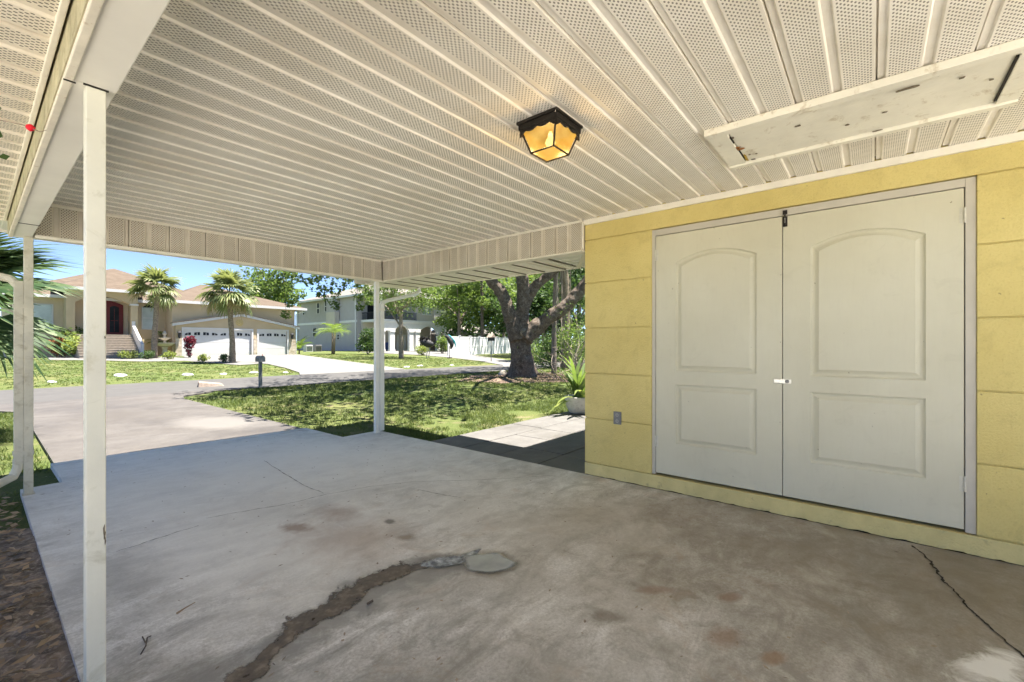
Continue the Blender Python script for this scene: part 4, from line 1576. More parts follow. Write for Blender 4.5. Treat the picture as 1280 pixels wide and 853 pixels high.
limb(tm, pt_list([(652, 420), (652, 400), (653, 385), (654, 370), (653, 352), (652, 335), (656, 310), (650, 285)], OD), [0.36, 0.29, 0.26, 0.25, 0.24, 0.21, 0.18, 0.14], 14)
limb(tm, pt_list([(656, 385), (662, 370), (669, 358), (680, 349), (694, 338), (712, 326), (735, 310)], OD + .1), [0.22, 0.20, 0.19, 0.175, 0.16, 0.14, 0.11], 12)
limb(tm, pt_list([(656, 422), (666, 413), (680, 402), (696, 391), (710, 380), (722, 366), (735, 350), (752, 332), (775, 318)], OD - .3), [0.36, 0.315, 0.29, 0.275, 0.255, 0.235, 0.20, 0.17, 0.12], 14)
ot_ = tm.build('trunk', M['bark'], oak, smooth=True)
md_ = ot_.modifiers.new('fuse', 'REMESH')
md_.mode = 'VOXEL'
md_.voxel_size = 0.045
md_.use_smooth_shade = True
tx_ = bpy.data.textures.new('bark_lumps', 'CLOUDS')
tx_.noise_scale = 0.22
tx_.noise_depth = 4
md_ = ot_.modifiers.new('lumps', 'DISPLACE')
md_.texture = tx_
md_.strength = 0.08
md_.texture_coords = 'LOCAL'
# the scar of a sawn limb in the fork
m = MB()
m.tube([dp(655, 416, OD - 0.55), dp(655, 416, OD - 0.28)], [0.15, 0.2], 14, wob=0.15)
m.build('cut_stump', M['bark2'], oak, smooth=True)
# high spreading limbs and the long low one that hangs over the lawn to the left
tm = MB()
tips = []
low = pt_list([(588, 314), (540, 300), (490, 306, -1.5), (440, 318, -3.2), (395, 322, -4.2), (352, 326, -4.7), (318, 330, -4.9)], OD)
limb(tm, low, [0.16, 0.13, 0.10, 0.075, 0.05, 0.03, 0.015], 9, 0.12)
rngo = np.random.default_rng(21)
cen = np.array([ob.x - 1.0, ob.y - 0.6, 6.6])
for k in range(16):
    a_ = 2 * math.pi * k / 16 + rngo.uniform(-.15, .15)
    rr = rngo.uniform(4.0, 7.5)
    e = np.array([cen[0] + math.cos(a_) * rr, cen[1] + math.sin(a_) * rr, rngo.uniform(5.6, 8.2)])
    s_ = Vector((ob.x + math.cos(a_) * 0.9, ob.y + math.sin(a_) * 0.9, 4.3))
    md = s_.lerp(Vector(e), 0.5) + Vector((0, 0, 0.7))
    limb(tm, [s_, md, Vector(e)], [0.15, 0.09, 0.03], 7, 0.1)
tm.build('branches', M['bark'], oak, smooth=True)
cc = crown_centres(cen + [0, 0, 0.9], (8.2, 7.6, 2.6), 135, rngo, 0.35)
cc = cc[cc[:, 2] > 5.3]
lc = np.stack([rngo.uniform(4.8, 10.5, 46), rngo.uniform(7.6, 12.6, 46), rngo.uniform(4.6, 6.2, 46)], 1)
lc2 = np.stack([rngo.uniform(4.6, 10.0, 22), rngo.uniform(5.4, 7.6, 22), rngo.uniform(4.5, 5.6, 22)], 1)
cc = np.concatenate([cc, lc2, lc[(np.abs(np.sin(lc[:, 1] * 1.15 + lc[:, 0] * .25)) > 0.45)]])
pts_ = clump_points(cc, rngo.uniform(0.7, 1.35, len(cc)), 95, rngo)
V = leaf_quads(pts_, 0.21, 0.12, rngo, 0.4)
quads('crown', V, M['leaf_oak'], oak)
# the sprays of the low limb, seen against the sky and the grey house
cs, rs = [], []
for i in range(len(low) - 1):
    for k in range(5):
        q = low[i].lerp(low[i + 1], rngo.random())
        if i == 0:
            continue
        cs.append(np.array(q) + [rngo.normal(0, .25), rngo.normal(0, .25), rngo.uniform(-0.75, 0.1)])
        rs.append(rngo.uniform(0.16, 0.34))
for (px, py, D) in ((352, 352, 12.8), (346, 362, 12.8), (360, 360, 12.6), (340, 350, 12.6), (385, 352, 13), (395, 358, 13), (372, 372, 12.8), (362, 380, 12.8), (402, 368, 13), (410, 362, 13.2), (420, 366, 13.2), (428, 358, 13.4), (413, 374, 13.2),
                    (434, 350, 13.4), (443, 352, 13.6), (452, 356, 13.8), (447, 372, 13.8), (456, 378, 13.8), (460, 366, 14), (450, 385, 13.8), (419, 383, 13.3), (398, 348, 13.1), (470, 352, 14.2), (358, 394, 12.8)):
    cs.append(np.array(dp(px, py, D)))
    rs.append(rngo.uniform(0.12, 0.22))
pts_ = clump_points(cs, np.array(rs) * 1.15, 46, rngo, 0.8)
V = leaf_quads(pts_, 0.115, 0.06, rngo, 0.3)
quads('hanging_sprays', V, M['leaf_oak'], oak)
tm = MB()
for c_ in cs[::2]:
    j = min(range(len(low)), key=lambda k: (low[k] - Vector(c_)).length)
    tm.tube([low[j], low[j].lerp(Vector(c_), .5) + Vector((0, 0, .08)), Vector(c_)], [0.012, 0.008, 0.004], 4)
tm.build('twigs', M['bark'], oak)
# the mulch ring under it
ml = MB()
rg = []
for k in range(48):
    a_ = 2 * math.pi * k / 48
    w = 1 + 0.35 * mnoise.noise(Vector((math.cos(a_) * 2, math.sin(a_) * 2, 0)))
    rg.append((ob.x - 0.3 + 3.2 * w * math.cos(a_), ob.y - 0.5 + 2.2 * w * math.sin(a_)))
sheet('leaf_mulch', rg, M['mulch'], 0.006)
P = np.stack([rngo.normal(ob.x - .4, 1.7, 1500), rngo.normal(ob.y - .8, 1.1, 1500), np.full(1500, -0.035)], 1)
V = leaf_quads(P, 0.09, 0.05, rngo, 0.8)
V[:, :, 2] = -0.035 + (V[:, :, 2] + 0.035) * 0.4 + 0.01
tag(quads('fallen_leaves', V, M['litter']), kind='stuff', label='brown fallen leaves under the oak')
kb = dp(629, 467, 18.2)
m = MB().lathe([(0.02, 0.20), (0.12, 0.17), (0.19, 0.08), (0.2, -0.04), (0.17, -0.1)][::-1], (kb.x, kb.y, -0.02), 10)
tag(m.build('boulder', M['stonecap'], smooth=True, origin=(kb.x, kb.y, -0.05)), 'pale rounded stone at the left foot of the big oak', 'stone')

# the potted plant at the end of the patio
pp = Vector((6.93, 4.08, -0.006))
potg = thing('potted_plant', pp, 'spiky green plant with yellowing leaves in a pale round pot on the patio', 'plant')
m = MB().lathe([(0.15, 0.0), (0.19, 0.03), (0.245, 0.14), (0.265, 0.27), (0.275, 0.30), (0.262, 0.305), (0.25, 0.29), (0.24, 0.26), (0.01, 0.255)], pp, 28)
m.build('pot', M['pot'], potg, smooth=True)
rngp = np.random.default_rng(31)
QG, QY = [], []
for k in range(46):
    az = rngp.uniform(0, 2 * math.pi)
    yel = rngp.random() < 0.3
    L = rngp.uniform(0.55, 0.98) * (0.8 if yel else 1)
    el = rngp.uniform(0.9, 1.5) if not yel else rngp.uniform(-0.05, 0.8)
    q = []
    prev = np.array([0.0, 0, 0])
    N = 6
    for j in range(N):
        s0, s1 = j / N, (j + 1) / N
        e1 = el - s1 * s1 * (0.9 if not yel else 1.1)
        d = np.array([math.cos(e1), 0, math.sin(e1)])
        p = prev + d * L / N
        w0 = 0.030 * (0.8 + s0) * (1 - s0 ** 3)
        w1 = 0.030 * (0.8 + s1) * (1 - s1 ** 3) + .001
        q.append([prev + [0, -w0, 0], prev + [0, w0, 0], p + np.array([0, w1, 0]), p - np.array([0, w1, 0])])
        prev = p
    q = place(np.array(q), (pp.x + rngp.normal(0, .06), pp.y + rngp.normal(0, .06), pp.z + 0.25), az, 0)
    (QY if yel else QG).append(q)
quads('leaves', np.concatenate(QG), M['leaf_mid'], potg)
o_ = quads('dry_leaves', np.concatenate(QY), M['leaf_yel'], potg)

# palm with big fan leaves at the left of the drive
pb = Vector((-0.30, 9.0, -0.05))
palm = thing('fan_palm', pb, 'low palm with big drooping fan leaves at the left edge behind the far thin post', 'palm')
limb(MB(), [(0, 0, 0), (0, 0, 1)], [.1, .1])
tm = MB()
limb(tm, [pb, pb + Vector((0.02, 0, 0.8)), pb + Vector((0.05, 0, 1.75))], [0.17, 0.15, 0.14], 12, 0.15, 6)
tm.build('trunk', M['palmtrunk'], palm, smooth=True)
rngf = np.random.default_rng(41)
for k in range(32):
    az = 2 * math.pi * k / 32 * 5 + rngf.uniform(-.25, .25)
    el = [1.15, 0.75, 0.35, 0.0, -0.4, -0.75][k % 6] + rngf.uniform(-.12, .12)
    Q = fan_frond(0.62 + rngf.uniform(-.1, .1), rngf.uniform(0.68, 0.86), 34, rngf, droop=0.35 if el > .2 else 0.25, spread=3.3, w=0.050)
    Q = place(Q, (pb.x + .05, pb.y, pb.z + 1.80), az, el, rngf.uniform(-.3, .3))
    quads('frond', Q, M['frond'], palm)
for (az, el) in ((-1.0, 0.15), (-0.75, -0.55), (-1.35, -0.2), (-0.4, 0.55)):
    Q = fan_frond(0.60, 0.85, 38, rngf, droop=0.3, spread=3.2, w=0.046)
    Q = place(Q, (pb.x + .05, pb.y, pb.z + 1.80), az, el, 0.4)
    quads('frond', Q, M['frond'], palm)

# thin flowering stem that reaches in under the left eave
fp = dp(38, 160, 1.75)
fb_ = Vector((-0.55, 1.9, -0.06))
fl = thing('flowering_shrub', fb_, 'thin bare stem with one red flower reaching in under the left eave', 'shrub')
m = MB()
m.tube([fb_, fb_ + Vector((-.02, .1, 0.9)), fb_ + Vector((0.02, .2, 1.7)), dp(-12, 148, 1.72), fp + Vector((-.02, 0, .004)), dp(50, 165, 1.76), dp(58, 163, 1.77)], [0.012, 0.010, 0.007, 0.003, 0.0022, 0.0018, 0.001], 6)
m.build('stem', M['twig'], fl)
Q = []
for k in range(9):
    Q.append(place(np.array([[[0, -.004, 0], [0, .004, 0], [.013, .006, .003], [.013, -.006, .003]]]), fp, k * .7, 0.4 - .3 * (k % 3)))
m = MB().lathe([(0.002, -0.014), (0.011, -0.008), (0.0145, 0), (0.012, 0.008), (0.004, 0.014)], fp, 12)
m.build('flower', M['red'], fl, smooth=True)
P = np.array([dp(-2, 168, 1.7), dp(1, 137, 1.7), dp(5, 196, 1.75), dp(-25, 150, 1.7), dp(-40, 170, 1.7), dp(-30, 190, 1.7)])
quads('leaves', leaf_quads(P, 0.055, 0.03, rngf, 0.2), M['leaf_dark'], fl)
lv = [fb_ + Vector((random.gauss(0, .12), random.gauss(0, .12), random.uniform(.2, 1.3))) for _ in range(60)]
quads('leaves', leaf_quads(np.array([tuple(v) for v in lv]), 0.06, 0.03, rngf, 0.3), M['leaf_dark'], fl)

# mailbox by the near edge of the road, seen from behind
mb = gp(325.5, 485)
mx = thing('mailbox', mb, 'dark mailbox on a grey wooden post at the near edge of the road', 'mailbox')
m = MB().prism([(mb.x - .04, mb.y - .04), (mb.x + .04, mb.y - .04), (mb.x + .04, mb.y + .04), (mb.x - .04, mb.y + .04)], 'Z', -0.15, 0.72)
m.build('post', M['mailpost'], mx, bevel=0.006)
arc = [(mb.x - .075, 0.72), (mb.x + .075, 0.72), (mb.x + .075, 0.82)] + [(mb.x + .075 * math.cos(a), 0.82 + .08 * math.sin(a)) for a in np.linspace(0, math.pi, 12)[1:-1]] + [(mb.x - .075, 0.82)]
m = MB().prism(arc, 'Y', mb.y - 0.14, mb.y + 0.18)
m.build('box', M['mailbox'], mx)
m = MB().box((mb.x + 0.076, mb.y + 0.05, 0.78), (mb.x + 0.082, mb.y + 0.075, 0.94))
m.build('flag', M['red'], mx)
m = MB()
arc2 = [(mb.x + (p[0] - mb.x) * 1.04, 0.715 + (p[1] - 0.715) * 1.03) for p in arc]
m.prism(arc2, 'Y', mb.y - 0.152, mb.y - 0.1405)
m.build('door', M['grey_plate'], mx)
# the broken piece of kerb at the drive mouth
kc = gp(264, 484)
m = MB()
m.add([(kc.x - .36, kc.y - .10, -.08), (kc.x + .34, kc.y - .16, -.08), (kc.x + .36, kc.y + .12, -.08), (kc.x - .34, kc.y + .14, -.08), (kc.x - .34, kc.y - .06, .13), (kc.x + .26, kc.y - .10, .04), (kc.x + .28, kc.y + .08, .05), (kc.x - .30, kc.y + .10, .14)], [(3, 2, 1, 0), (4, 5, 6, 7), (0, 1, 5, 4), (1, 2, 6, 5), (2, 3, 7, 6), (3, 0, 4, 7)])
tag(m.build('kerb_stone', M['redbrick'], bevel=0.03, origin=(kc.x, kc.y, -0.05)), 'low worn brown kerb stone at the corner of the driveway and the road', 'kerb stone')


# ================================================================== ACROSS THE ROAD: THE TAN HOUSE
GZ = 0.33
th_ = thing('tan_house', (10, 44, GZ), 'tan house with brown roof, dark red door and two white garage doors across the road', 'house')


def part(name, mat, parent, fn, **kw):
    m = MB()
    fn(m)
    return m.build(name, mat, parent, **kw)


def hip(m, x0, x1, y0, y1, z, top, rx0, rx1, ry0=None, ry1=None, t=0.18):
    """hip roof: eave rectangle at z, ridge from (rx0, ry) to (rx1, ry) at top"""
    ry0 = (y0 + y1) / 2 if ry0 is None else ry0
    ry1 = ry0 if ry1 is None else ry1
    v = [(x0, y0, z), (x1, y0, z), (x1, y1, z), (x0, y1, z), (rx0, ry0, top), (rx1, ry1, top)]
    m.add(v, [(0, 1, 5, 4), (1, 2, 5), (2, 3, 4, 5), (3, 0, 4), (3, 2, 1, 0)])


def eave(m, x0, x1, y0, y1, z, h=0.2, w=0.05):
    m.box((x0 - w, y0 - w, z - h), (x1 + w, y0, z + .015))
    m.box((x0 - w, y0 + .002, z - h), (x0, y1, z + .015))
    m.box((x1, y0 + .002, z - h), (x1 + w, y1, z + .015))
    m.box((x0 + .001, y0 + .002, z - 0.05), (x1 - .001, y0 + .8, z - 0.03))


part('wall', M['tan'], th_, lambda m: m.box((1.6, 44.0, GZ - .3), (13.8, 56, 4.6)) and m.box((9.87, 42.0, GZ - .3), (19.24, 43.99, 4.6)) and m.box((13.802, 44.0, GZ - .3), (19.24, 54, 4.6)))
part('roof', M['shingle'], th_, lambda m: (hip(m, 1.0, 14.4, 43.4, 56.6, 4.64, 7.68, 7.6, 7.8), hip(m, 9.3, 20.0, 41.3, 54.7, 4.63, 6.75, 13.4, 13.9)))
part('eave', M['white'], th_, lambda m: (eave(m, 1.0, 9.0, 43.4, 50, 4.64), eave(m, 9.3, 20.0, 41.3, 54, 4.625)))
# entrance porch
def porch(m):
    arc = [(4.55 + 2.95 * t, 4.18 + 0.50 * math.sin(math.pi * t)) for t in np.linspace(0, 1, 15)]
    m.prism([(4.1, GZ), (4.55, GZ), (4.55, 4.18)] + arc[1:-1] + [(7.50, 4.18), (7.50, GZ), (7.9, GZ), (7.9, 5.1), (4.1, 5.1)], 'Y', 42.5, 42.9)
    m.box((4.1, 42.901, 4.75), (7.9, 43.99, 5.1))
    m.box((7.6, 42.901, GZ), (7.9, 43.99, 4.75))
    m.box((4.1, 42.901, GZ), (4.4, 43.99, 4.75))
    m.box((4.4, 42.901, GZ), (7.6, 43.99, 1.90))


po = part('porch', M['tan_lit'], th_, porch)
part('column_cap', M['white'], po, lambda m: m.box((7.46, 42.45, 4.12), (7.94, 42.93, 4.24)))
part('porch_roof', M['shingle'], po, lambda m: m.add([(3.6, 41.9, 5.16), (8.4, 41.9, 5.16), (8.4, 46, 5.5), (3.6, 46, 5.5), (6.0, 44.6, 6.45), (6.0, 46.5, 6.6)],
                                                 [(0, 1, 4), (1, 2, 5, 4), (3, 0, 4, 5), (0, 3, 2, 1)]))
part('porch_eave', M['white'], po, lambda m: (m.box((3.55, 41.85, 4.98), (8.45, 41.90, 5.18)), m.box((8.401, 41.901, 4.98), (8.45, 45, 5.18)), m.box((3.55, 41.901, 4.98), (3.60, 45, 5.18)), m.box((3.61, 41.91, 5.11), (8.39, 43.9, 5.13))))


def arched(x0, x1, z0, z1, rise, n=10):
    return [(x0, z0), (x1, z0), (x1, z1)] + [(x1 + (x0 - x1) * t, z1 + rise * math.sin(math.pi * t)) for t in np.linspace(0, 1, n)[1:-1]] + [(x0, z1)]


dd = part('door', M['reddoor'], th_, lambda m: m.prism(arched(5.35, 7.30, 1.92, 4.2, 0.30), 'Y', 43.90, 43.99))
for (a, b) in ((5.62, 6.14), (6.54, 7.06)):
    part('glass_panel', M['glass'], dd, lambda m: m.prism(arched(a, b, 2.15, 4.0, 0.12), 'Y', 43.885, 43.899))
    part('glass_bars', M['reddoor'], dd, lambda m: (m.box((a + .24, 43.878, 2.2), (a + .27, 43.884, 3.9)), m.box((a + .05, 43.878, 3.0), (b - .05, 43.884, 3.03))))
part('door_handle', M['steel'], dd, lambda m: m.box((6.30, 43.86, 2.85), (6.33, 43.895, 3.15)))


def steps(m):
    N = 9
    for i in range(N):
        z1 = 1.90 - i * (1.90 - GZ) / N
        y1 = 42.5 - i * 0.31
        m.box((4.45, y1 - 0.31, GZ - .2), (7.55, y1 - .001 if i == 0 else y1, z1))


part('entrance_steps', M['step'], th_, steps)
part('step_nosing', M['nosing'], th_, lambda m: [m.box((4.46, 42.5 - i * .31 - .33, 1.90 - i * (1.90 - GZ) / 9 + .001), (7.54, 42.5 - i * .31 - .02, 1.90 - i * (1.90 - GZ) / 9 + .035)) for i in range(9)])
part('stair_rail', M['white'], th_, lambda m: (m.prism([(42.6, 1.95), (42.6, 2.75), (39.7, 1.25), (39.7, 0.35)], 'X', 7.56, 7.72), m.box((7.55, 42.45, 1.9), (7.75, 42.65, 2.95))))
# arched window between porch and garage
wn_ = part('window', M['shade_glass'], th_, lambda m: m.prism([(8.46, 2.47), (9.16, 2.47), (9.16, 4.12), (8.46, 4.12)], 'Y', 43.955, 43.985))
part('window_head', M['glass'], wn_, lambda m: m.prism(arched(8.46, 9.16, 4.125, 4.13, 0.24), 'Y', 43.953, 43.984))
part('window_frame', M['white'], wn_, lambda m: (m.box((8.39, 43.93, 2.40), (8.455, 43.98, 4.16)), m.box((9.165, 43.93, 2.40), (9.23, 43.98, 4.16)), m.box((8.456, 43.93, 2.40), (9.164, 43.98, 2.465)), m.box((8.456, 43.94, 3.28), (9.164, 43.952, 3.33))))
wl_ = part('window', M['shade_glass'], th_, lambda m: m.box((2.45, 43.955, 2.2), (3.55, 43.985, 3.95)))
part('window_frame', M['white'], wl_, lambda m: (m.box((2.37, 43.93, 2.13), (2.445, 43.98, 4.02)), m.box((3.555, 43.93, 2.13), (3.63, 43.98, 4.02)), m.box((2.446, 43.93, 3.955), (3.554, 43.98, 4.02)), m.box((2.446, 43.93, 2.13), (3.554, 43.98, 2.195))))


# garage front under a low gable
def gfront(m):
    a, b, c, d = 10.5, 15.38, 15.92, 18.38
    y0, y1 = 41.6, 41.99
    dt = 2.46
    m.prism([(10.0, dt), (19.1, dt), (19.1, 2.70), (14.55, 3.62), (10.0, 2.70)], 'Y', y0, y1)
    for x0, x1 in ((10.0, a), (b, c), (d, 19.1)):
        m.box((x0, y0, GZ - .2), (x1, y1, dt - .001))


gf_ = part('garage_front', M['tan_lit'], th_, gfront)
part('stone_veneer', M['stone'], gf_, lambda m: [m.box((x0, 41.54, GZ - .1), (x1, 41.598, z)) for x0, x1, z in ((9.98, 10.38, 1.75),)])
for x0, x1, z in ((15.5, 15.80, 1.75), (18.5, 19.12, 1.9)):
    part('stone_veneer', M['stone'], gf_, lambda m: m.box((x0, 41.54, GZ - .1), (x1, 41.598, z)))
part('verge', M['white'], gf_, lambda m: (m.prism([(9.75, 2.66), (14.55, 3.63), (14.55, 3.83), (9.75, 2.86)], 'Y', 41.35, 41.595), m.prism([(14.551, 3.63), (19.35, 2.66), (19.35, 2.86), (14.551, 3.83)], 'Y', 41.35, 41.595)))
part('verge_roof', M['shingle'], gf_, lambda m: (m.prism([(9.75, 2.862), (14.55, 3.832), (14.55, 3.88), (9.75, 2.91)], 'Y', 41.30, 42.0), m.prism([(14.551, 3.832), (19.35, 2.862), (19.35, 2.91), (14.551, 3.88)], 'Y', 41.30, 42.0)))
m = MB().lathe([(0.30, 0), (0.30, 0.03), (0.22, 0.05), (0.05, 0.08)], (0, 0, 0), 16)
m.v = [(14.42 + x, 41.598 - z, 3.08 + y) for x, y, z in m.v]
m.build('medallion', M['bronze'], gf_)
for (x0, x1, nw) in ((10.5, 15.38, 8), (15.92, 18.38, 4)):
    fr_ = part('garage_door_frame', M['white'], th_, lambda m: (m.box((x0 - .12, 41.56, GZ), (x0 + .02, 41.62, 2.44)), m.box((x1 - .02, 41.56, GZ), (x1 + .12, 41.62, 2.44)), m.box((x0 - .12, 41.56, 2.4405), (x1 + .12, 41.62, 2.58))))
    gd = part('garage_door', M['white'], th_, lambda m: [m.box((x0 + .021, 41.70, GZ + .01 + i * .53), (x1 - .021, 41.75, GZ + .01 + (i + 1) * .53 - .012)) for i in range(4)])
    for k in range(nw):
        w = (x1 - x0) / nw
        c_ = x0 + (k + .5) * w
        s_ = 1 if (k % 4) in (0, 1) else -1
        q = (k % 4)
        h0, h1 = {0: (.10, .20), 1: (.20, .24), 2: (.24, .20), 3: (.20, .10)}[q]
        part('garage_window', M['glass'], gd, lambda m: m.prism([(c_ - w * .32, 1.98), (c_ + w * .32, 1.98), (c_ + w * .32, 1.98 + h1), (c_, 1.98 + max(h0, h1)), (c_ - w * .32, 1.98 + h0)], 'Y', 41.688, 41.699))
        part('pane_bar', M['white'], gd, lambda m: m.box((c_ - .018, 41.68, 1.98), (c_ + .018, 41.687, 2.2)))
for x in (10.20, 18.75):
    m = MB()
    m.lathe([(0.03, -0.3), (0.09, -0.22), (0.12, 0.1), (0.15, 0.14), (0.04, 0.3)], (x, 41.42, 2.0), 8)
    m.box((x - .02, 41.45, 2.05), (x + .02, 41.54, 2.10))
    m.build('wall_lantern', M['iron'], gf_)
m = MB()
m.tube([(19.9, 41.3, 4.5), (19.6, 41.6, 4.25), (19.32, 41.95, 4.05), (19.32, 41.95, GZ)], 0.05, 6)
m.build('downspout', M['white'], th_)


# ------------------------------------------------------------------ the grey two-storey house
gh = thing('grey_house', (40, 58, GZ), 'grey two-storey house with white bands, balcony and arched white colonnade farther down the road', 'house')
SX = 33.4


def sideY(px):
    r = ray(px)
    return SX * r.y / r.x


def sideZ(px, py):
    r = ray(px)
    return EYE.z + (HOR - py) * (SX / r.x) / FOC


def frX(px, Y):
    r = ray(px)
    return Y * r.x / r.y


def frZ(px, py, Y):
    r = ray(px)
    return EYE.z + (HOR - py) * (Y / r.y) / FOC


part('wall', M['grey_wall'], gh, lambda m: m.box((SX, 54.6, 0), (46.5, 72, 8.0)))
part('band', M['bright'], gh, lambda m: m.box((SX - .06, 54.54, 4.30), (SX - .001, 72, 4.62)))
part('roof', M['shingle_grey'], gh, lambda m: (hip(m, SX - .7, 47.2, 49.2, 72.7, 8.02, 10.6, 39.0, 41.0, 57, 64)))
part('eave', M['bright'], gh, lambda m: eave(m, SX - .7, 47.2, 49.2, 72.7, 8.01, 0.25))
for (pa, pb_, ya, yb) in ((396.6, 399.2, 379.5, 391.8), (406.5, 410.5, 377, 389.3), (378.6, 381, 388.3, 393.5), (391.6, 396.2, 410.8, 420.6), (421.5, 424.5, 419, 424)):
    c_ = (pa + pb_) / 2
    y0, y1 = sideY(pb_), sideY(pa)
    z0, z1 = sideZ(c_, yb), sideZ(c_, ya)
    w_ = part('window', M['glass'], gh, lambda m: m.box((SX - .03, y0, z0), (SX - .002, y1, z1)))
    part('window_frame', M['bright'], w_, lambda m: (m.box((SX - .06, y0 - .08, z0 - .08), (SX - .031, y0, z1 + .08)), m.box((SX - .06, y1, z0 - .08), (SX - .031, y1 + .08, z1 + .08)), m.box((SX - .06, y0 + .001, (z0 + z1) / 2 - .05), (SX - .031, y1 - .001, (z0 + z1) / 2 + .05))))
bo_ = part('bay', M['cream_bright'], gh, lambda m: m.box((SX - .75, sideY(424.5), 4.1), (SX - .062, sideY(413.8), 5.9)))
part('bay_upper', M['grey_wall'], bo_, lambda m: m.box((SX - .74, sideY(424.5) + .01, 5.901), (SX - .062, sideY(413.8) - .01, 7.9)))
part('downspout', M['bright'], gh, lambda m: (m.tube([(SX - .6, 54.0, 7.85), (SX - .12, 54.75, 7.3), (SX - .12, 54.75, GZ)], 0.09, 6), m.tube([(SX - .12, 71.8, 7.6), (SX - .12, 71.8, GZ)], 0.08, 6)))
part('rear_screen', M['bright'], gh, lambda m: [m.box((SX - .9, 72.5 + i * 1.2, GZ), (SX - .8, 72.6 + i * 1.2, 7.2)) for i in range(4)] + [m.box((SX - .9, 72.61, z), (SX - .8, 76.1, z + .18)) for z in (2.6, 4.3, 7.0)])
part('rear_screen_mesh', M['glass'], gh, lambda m: m.box((SX - .75, 72.55, GZ), (SX - .7, 76.1, 7.0)))


# front with arches
def colonnade(m):
    y0, y1 = 50.0, 50.45
    cols = [(34.1, 34.7), (frX(488, 50), frX(493.5, 50)), (frX(512, 50), frX(517, 50)), (frX(520, 50), frX(525, 50)), (frX(547, 50), frX(551, 50)), (frX(556, 50), frX(560, 50))]
    for a, b in cols:
        m.box((a, y0, 0), (b, y1, 2.95))
        m.box((a - .08, y0 - .08, 2.951), (b + .08, y1 + .08, 3.12))
        m.box((a - .06, y0 - .06, 0), (b + .06, y1 + .06, GZ + .25))
    for i in range(len(cols) - 1):
        a, b = cols[i][1], cols[i + 1][0]
        mid_ = (cols[i][0] + cols[i][1]) / 2
        mid2 = (cols[i + 1][0] + cols[i + 1][1]) / 2
        if b - a > 1.2:
            arc = [(a + (b - a) * t, 3.122 + 0.75 * math.sin(math.pi * t) ** 0.8) for t in np.linspace(0, 1, 13)]
            m.prism([(mid_, 3.121)] + arc + [(mid2, 3.121), (mid2, 4.28), (mid_, 4.28)], 'Y', y0 + .02, y1 - .02)
        else:
            m.box((mid_, y0 + .02, 3.121), (mid2, y1 - .02, 4.28))


cl_ = part('colonnade', M['bright'], gh, colonnade)
part('upper_floor_slab', M['bright'], gh, lambda m: m.box((34.0, 49.85, 4.285), (46.2, 54.59, 4.62)))
XA = frX(521, 50)
ur = part('upper_room', M['cream_bright'], gh, lambda m: m.box((XA, 50.05, 4.621), (46.0, 54.59, 7.95)))
wz0, wz1 = frZ(531, 393, 50), frZ(531, 383.5, 50)
w_ = part('window', M['shade_glass'], ur, lambda m: m.box((frX(529, 50), 50.02, wz0), (frX(539, 50), 50.048, wz1)))
part('window_frame', M['bright'], ur, lambda m: (m.box((frX(528, 50), 49.98, wz0 - .12), (frX(540, 50), 50.045, wz0 - .001)), m.box((frX(533.6, 50), 49.985, wz0), (frX(534.4, 50), 50.018, wz1))))
part('balcony_back', M['cream_bright'], gh, lambda m: m.box((34.0, 54.2, GZ), (46.0, 54.59, 4.28)))
part('garage_door', M['bright'], gh, lambda m: m.box((frX(497, 54), 54.10, GZ), (frX(508, 54), 54.19, 2.7)))


def railing(m):
    for x in np.arange(34.2, XA - .05, 0.14):
        m.box((x, 49.95, 4.72), (x + .035, 49.98, 5.55))
    m.box((34.1, 49.93, 5.551), (XA - .02, 50.0, 5.62))
    m.box((34.1, 49.93, 4.66), (XA - .02, 50.0, 4.719))
    for y in np.arange(50.1, 54.4, 0.14):
        m.box((34.06, y, 4.66), (34.09, y + .035, 5.55))
    m.box((34.04, 50.01, 5.551), (34.1, 54.5, 5.62))


part('balcony_railing', M['iron'], gh, railing)
part('balcony_column', M['bright'], gh, lambda m: [m.box((x, 49.9, 4.63), (x + .38, 50.28, 7.75)) for x in (34.05, 37.1)])
part('balcony_door', M['glass'], gh, lambda m: m.box((35.0, 54.55, 4.7), (37.6, 54.598, 6.9)))
part('upper_railing', M['bright'], gh, lambda m: [m.box((frX(541, 50) + i * .26, 49.6, 5.0), (frX(541, 50) + i * .26 + .08, 49.66, 6.2)) for i in range(16)] + [m.box((frX(541, 50), 49.58, z), (frX(541, 50) + 4.2, 49.68, z + .1)) for z in (4.9, 6.2)])

# white fence and the low roof behind it
fa, fb2 = Vector((28.9, 31.4)), Vector((45.0, 34.4))
fn = thing('white_fence', (fa.x, fa.y, tz(0, 31)), 'long white board fence with posts standing behind the far driveway', 'fence')
NP = 9
for i in range(NP + 1):
    q = fa.lerp(fb2, i / NP)
    m = MB().box((q.x - .075, q.y - .075, -0.1), (q.x + .075, q.y + .075, 2.08))
    m.prism([(q.x - .10, q.y - .10), (q.x + .10, q.y - .10), (q.x + .10, q.y + .10), (q.x - .10, q.y + .10)], 'Z', 2.081, 2.14)
    m.build('post', M['bright'], fn)
m = MB()
dvec = (fb2 - fa).normalized()
L_ = (fb2 - fa).length
nb_ = int(L_ / 0.16)
for i in range(nb_):
    p0, p1 = fa + dvec * (i * .16), fa + dvec * (i * .16 + .152)
    nrm = Vector((-dvec.y, dvec.x)) * .018
    m.prism([(p0.x - nrm.x, p0.y - nrm.y), (p1.x - nrm.x, p1.y - nrm.y), (p1.x + nrm.x, p1.y + nrm.y), (p0.x + nrm.x, p0.y + nrm.y)], 'Z', 0.12, 1.88)
m.build('boards', M['bright'], fn)
m = MB()
nrm = Vector((-dvec.y, dvec.x)) * .03
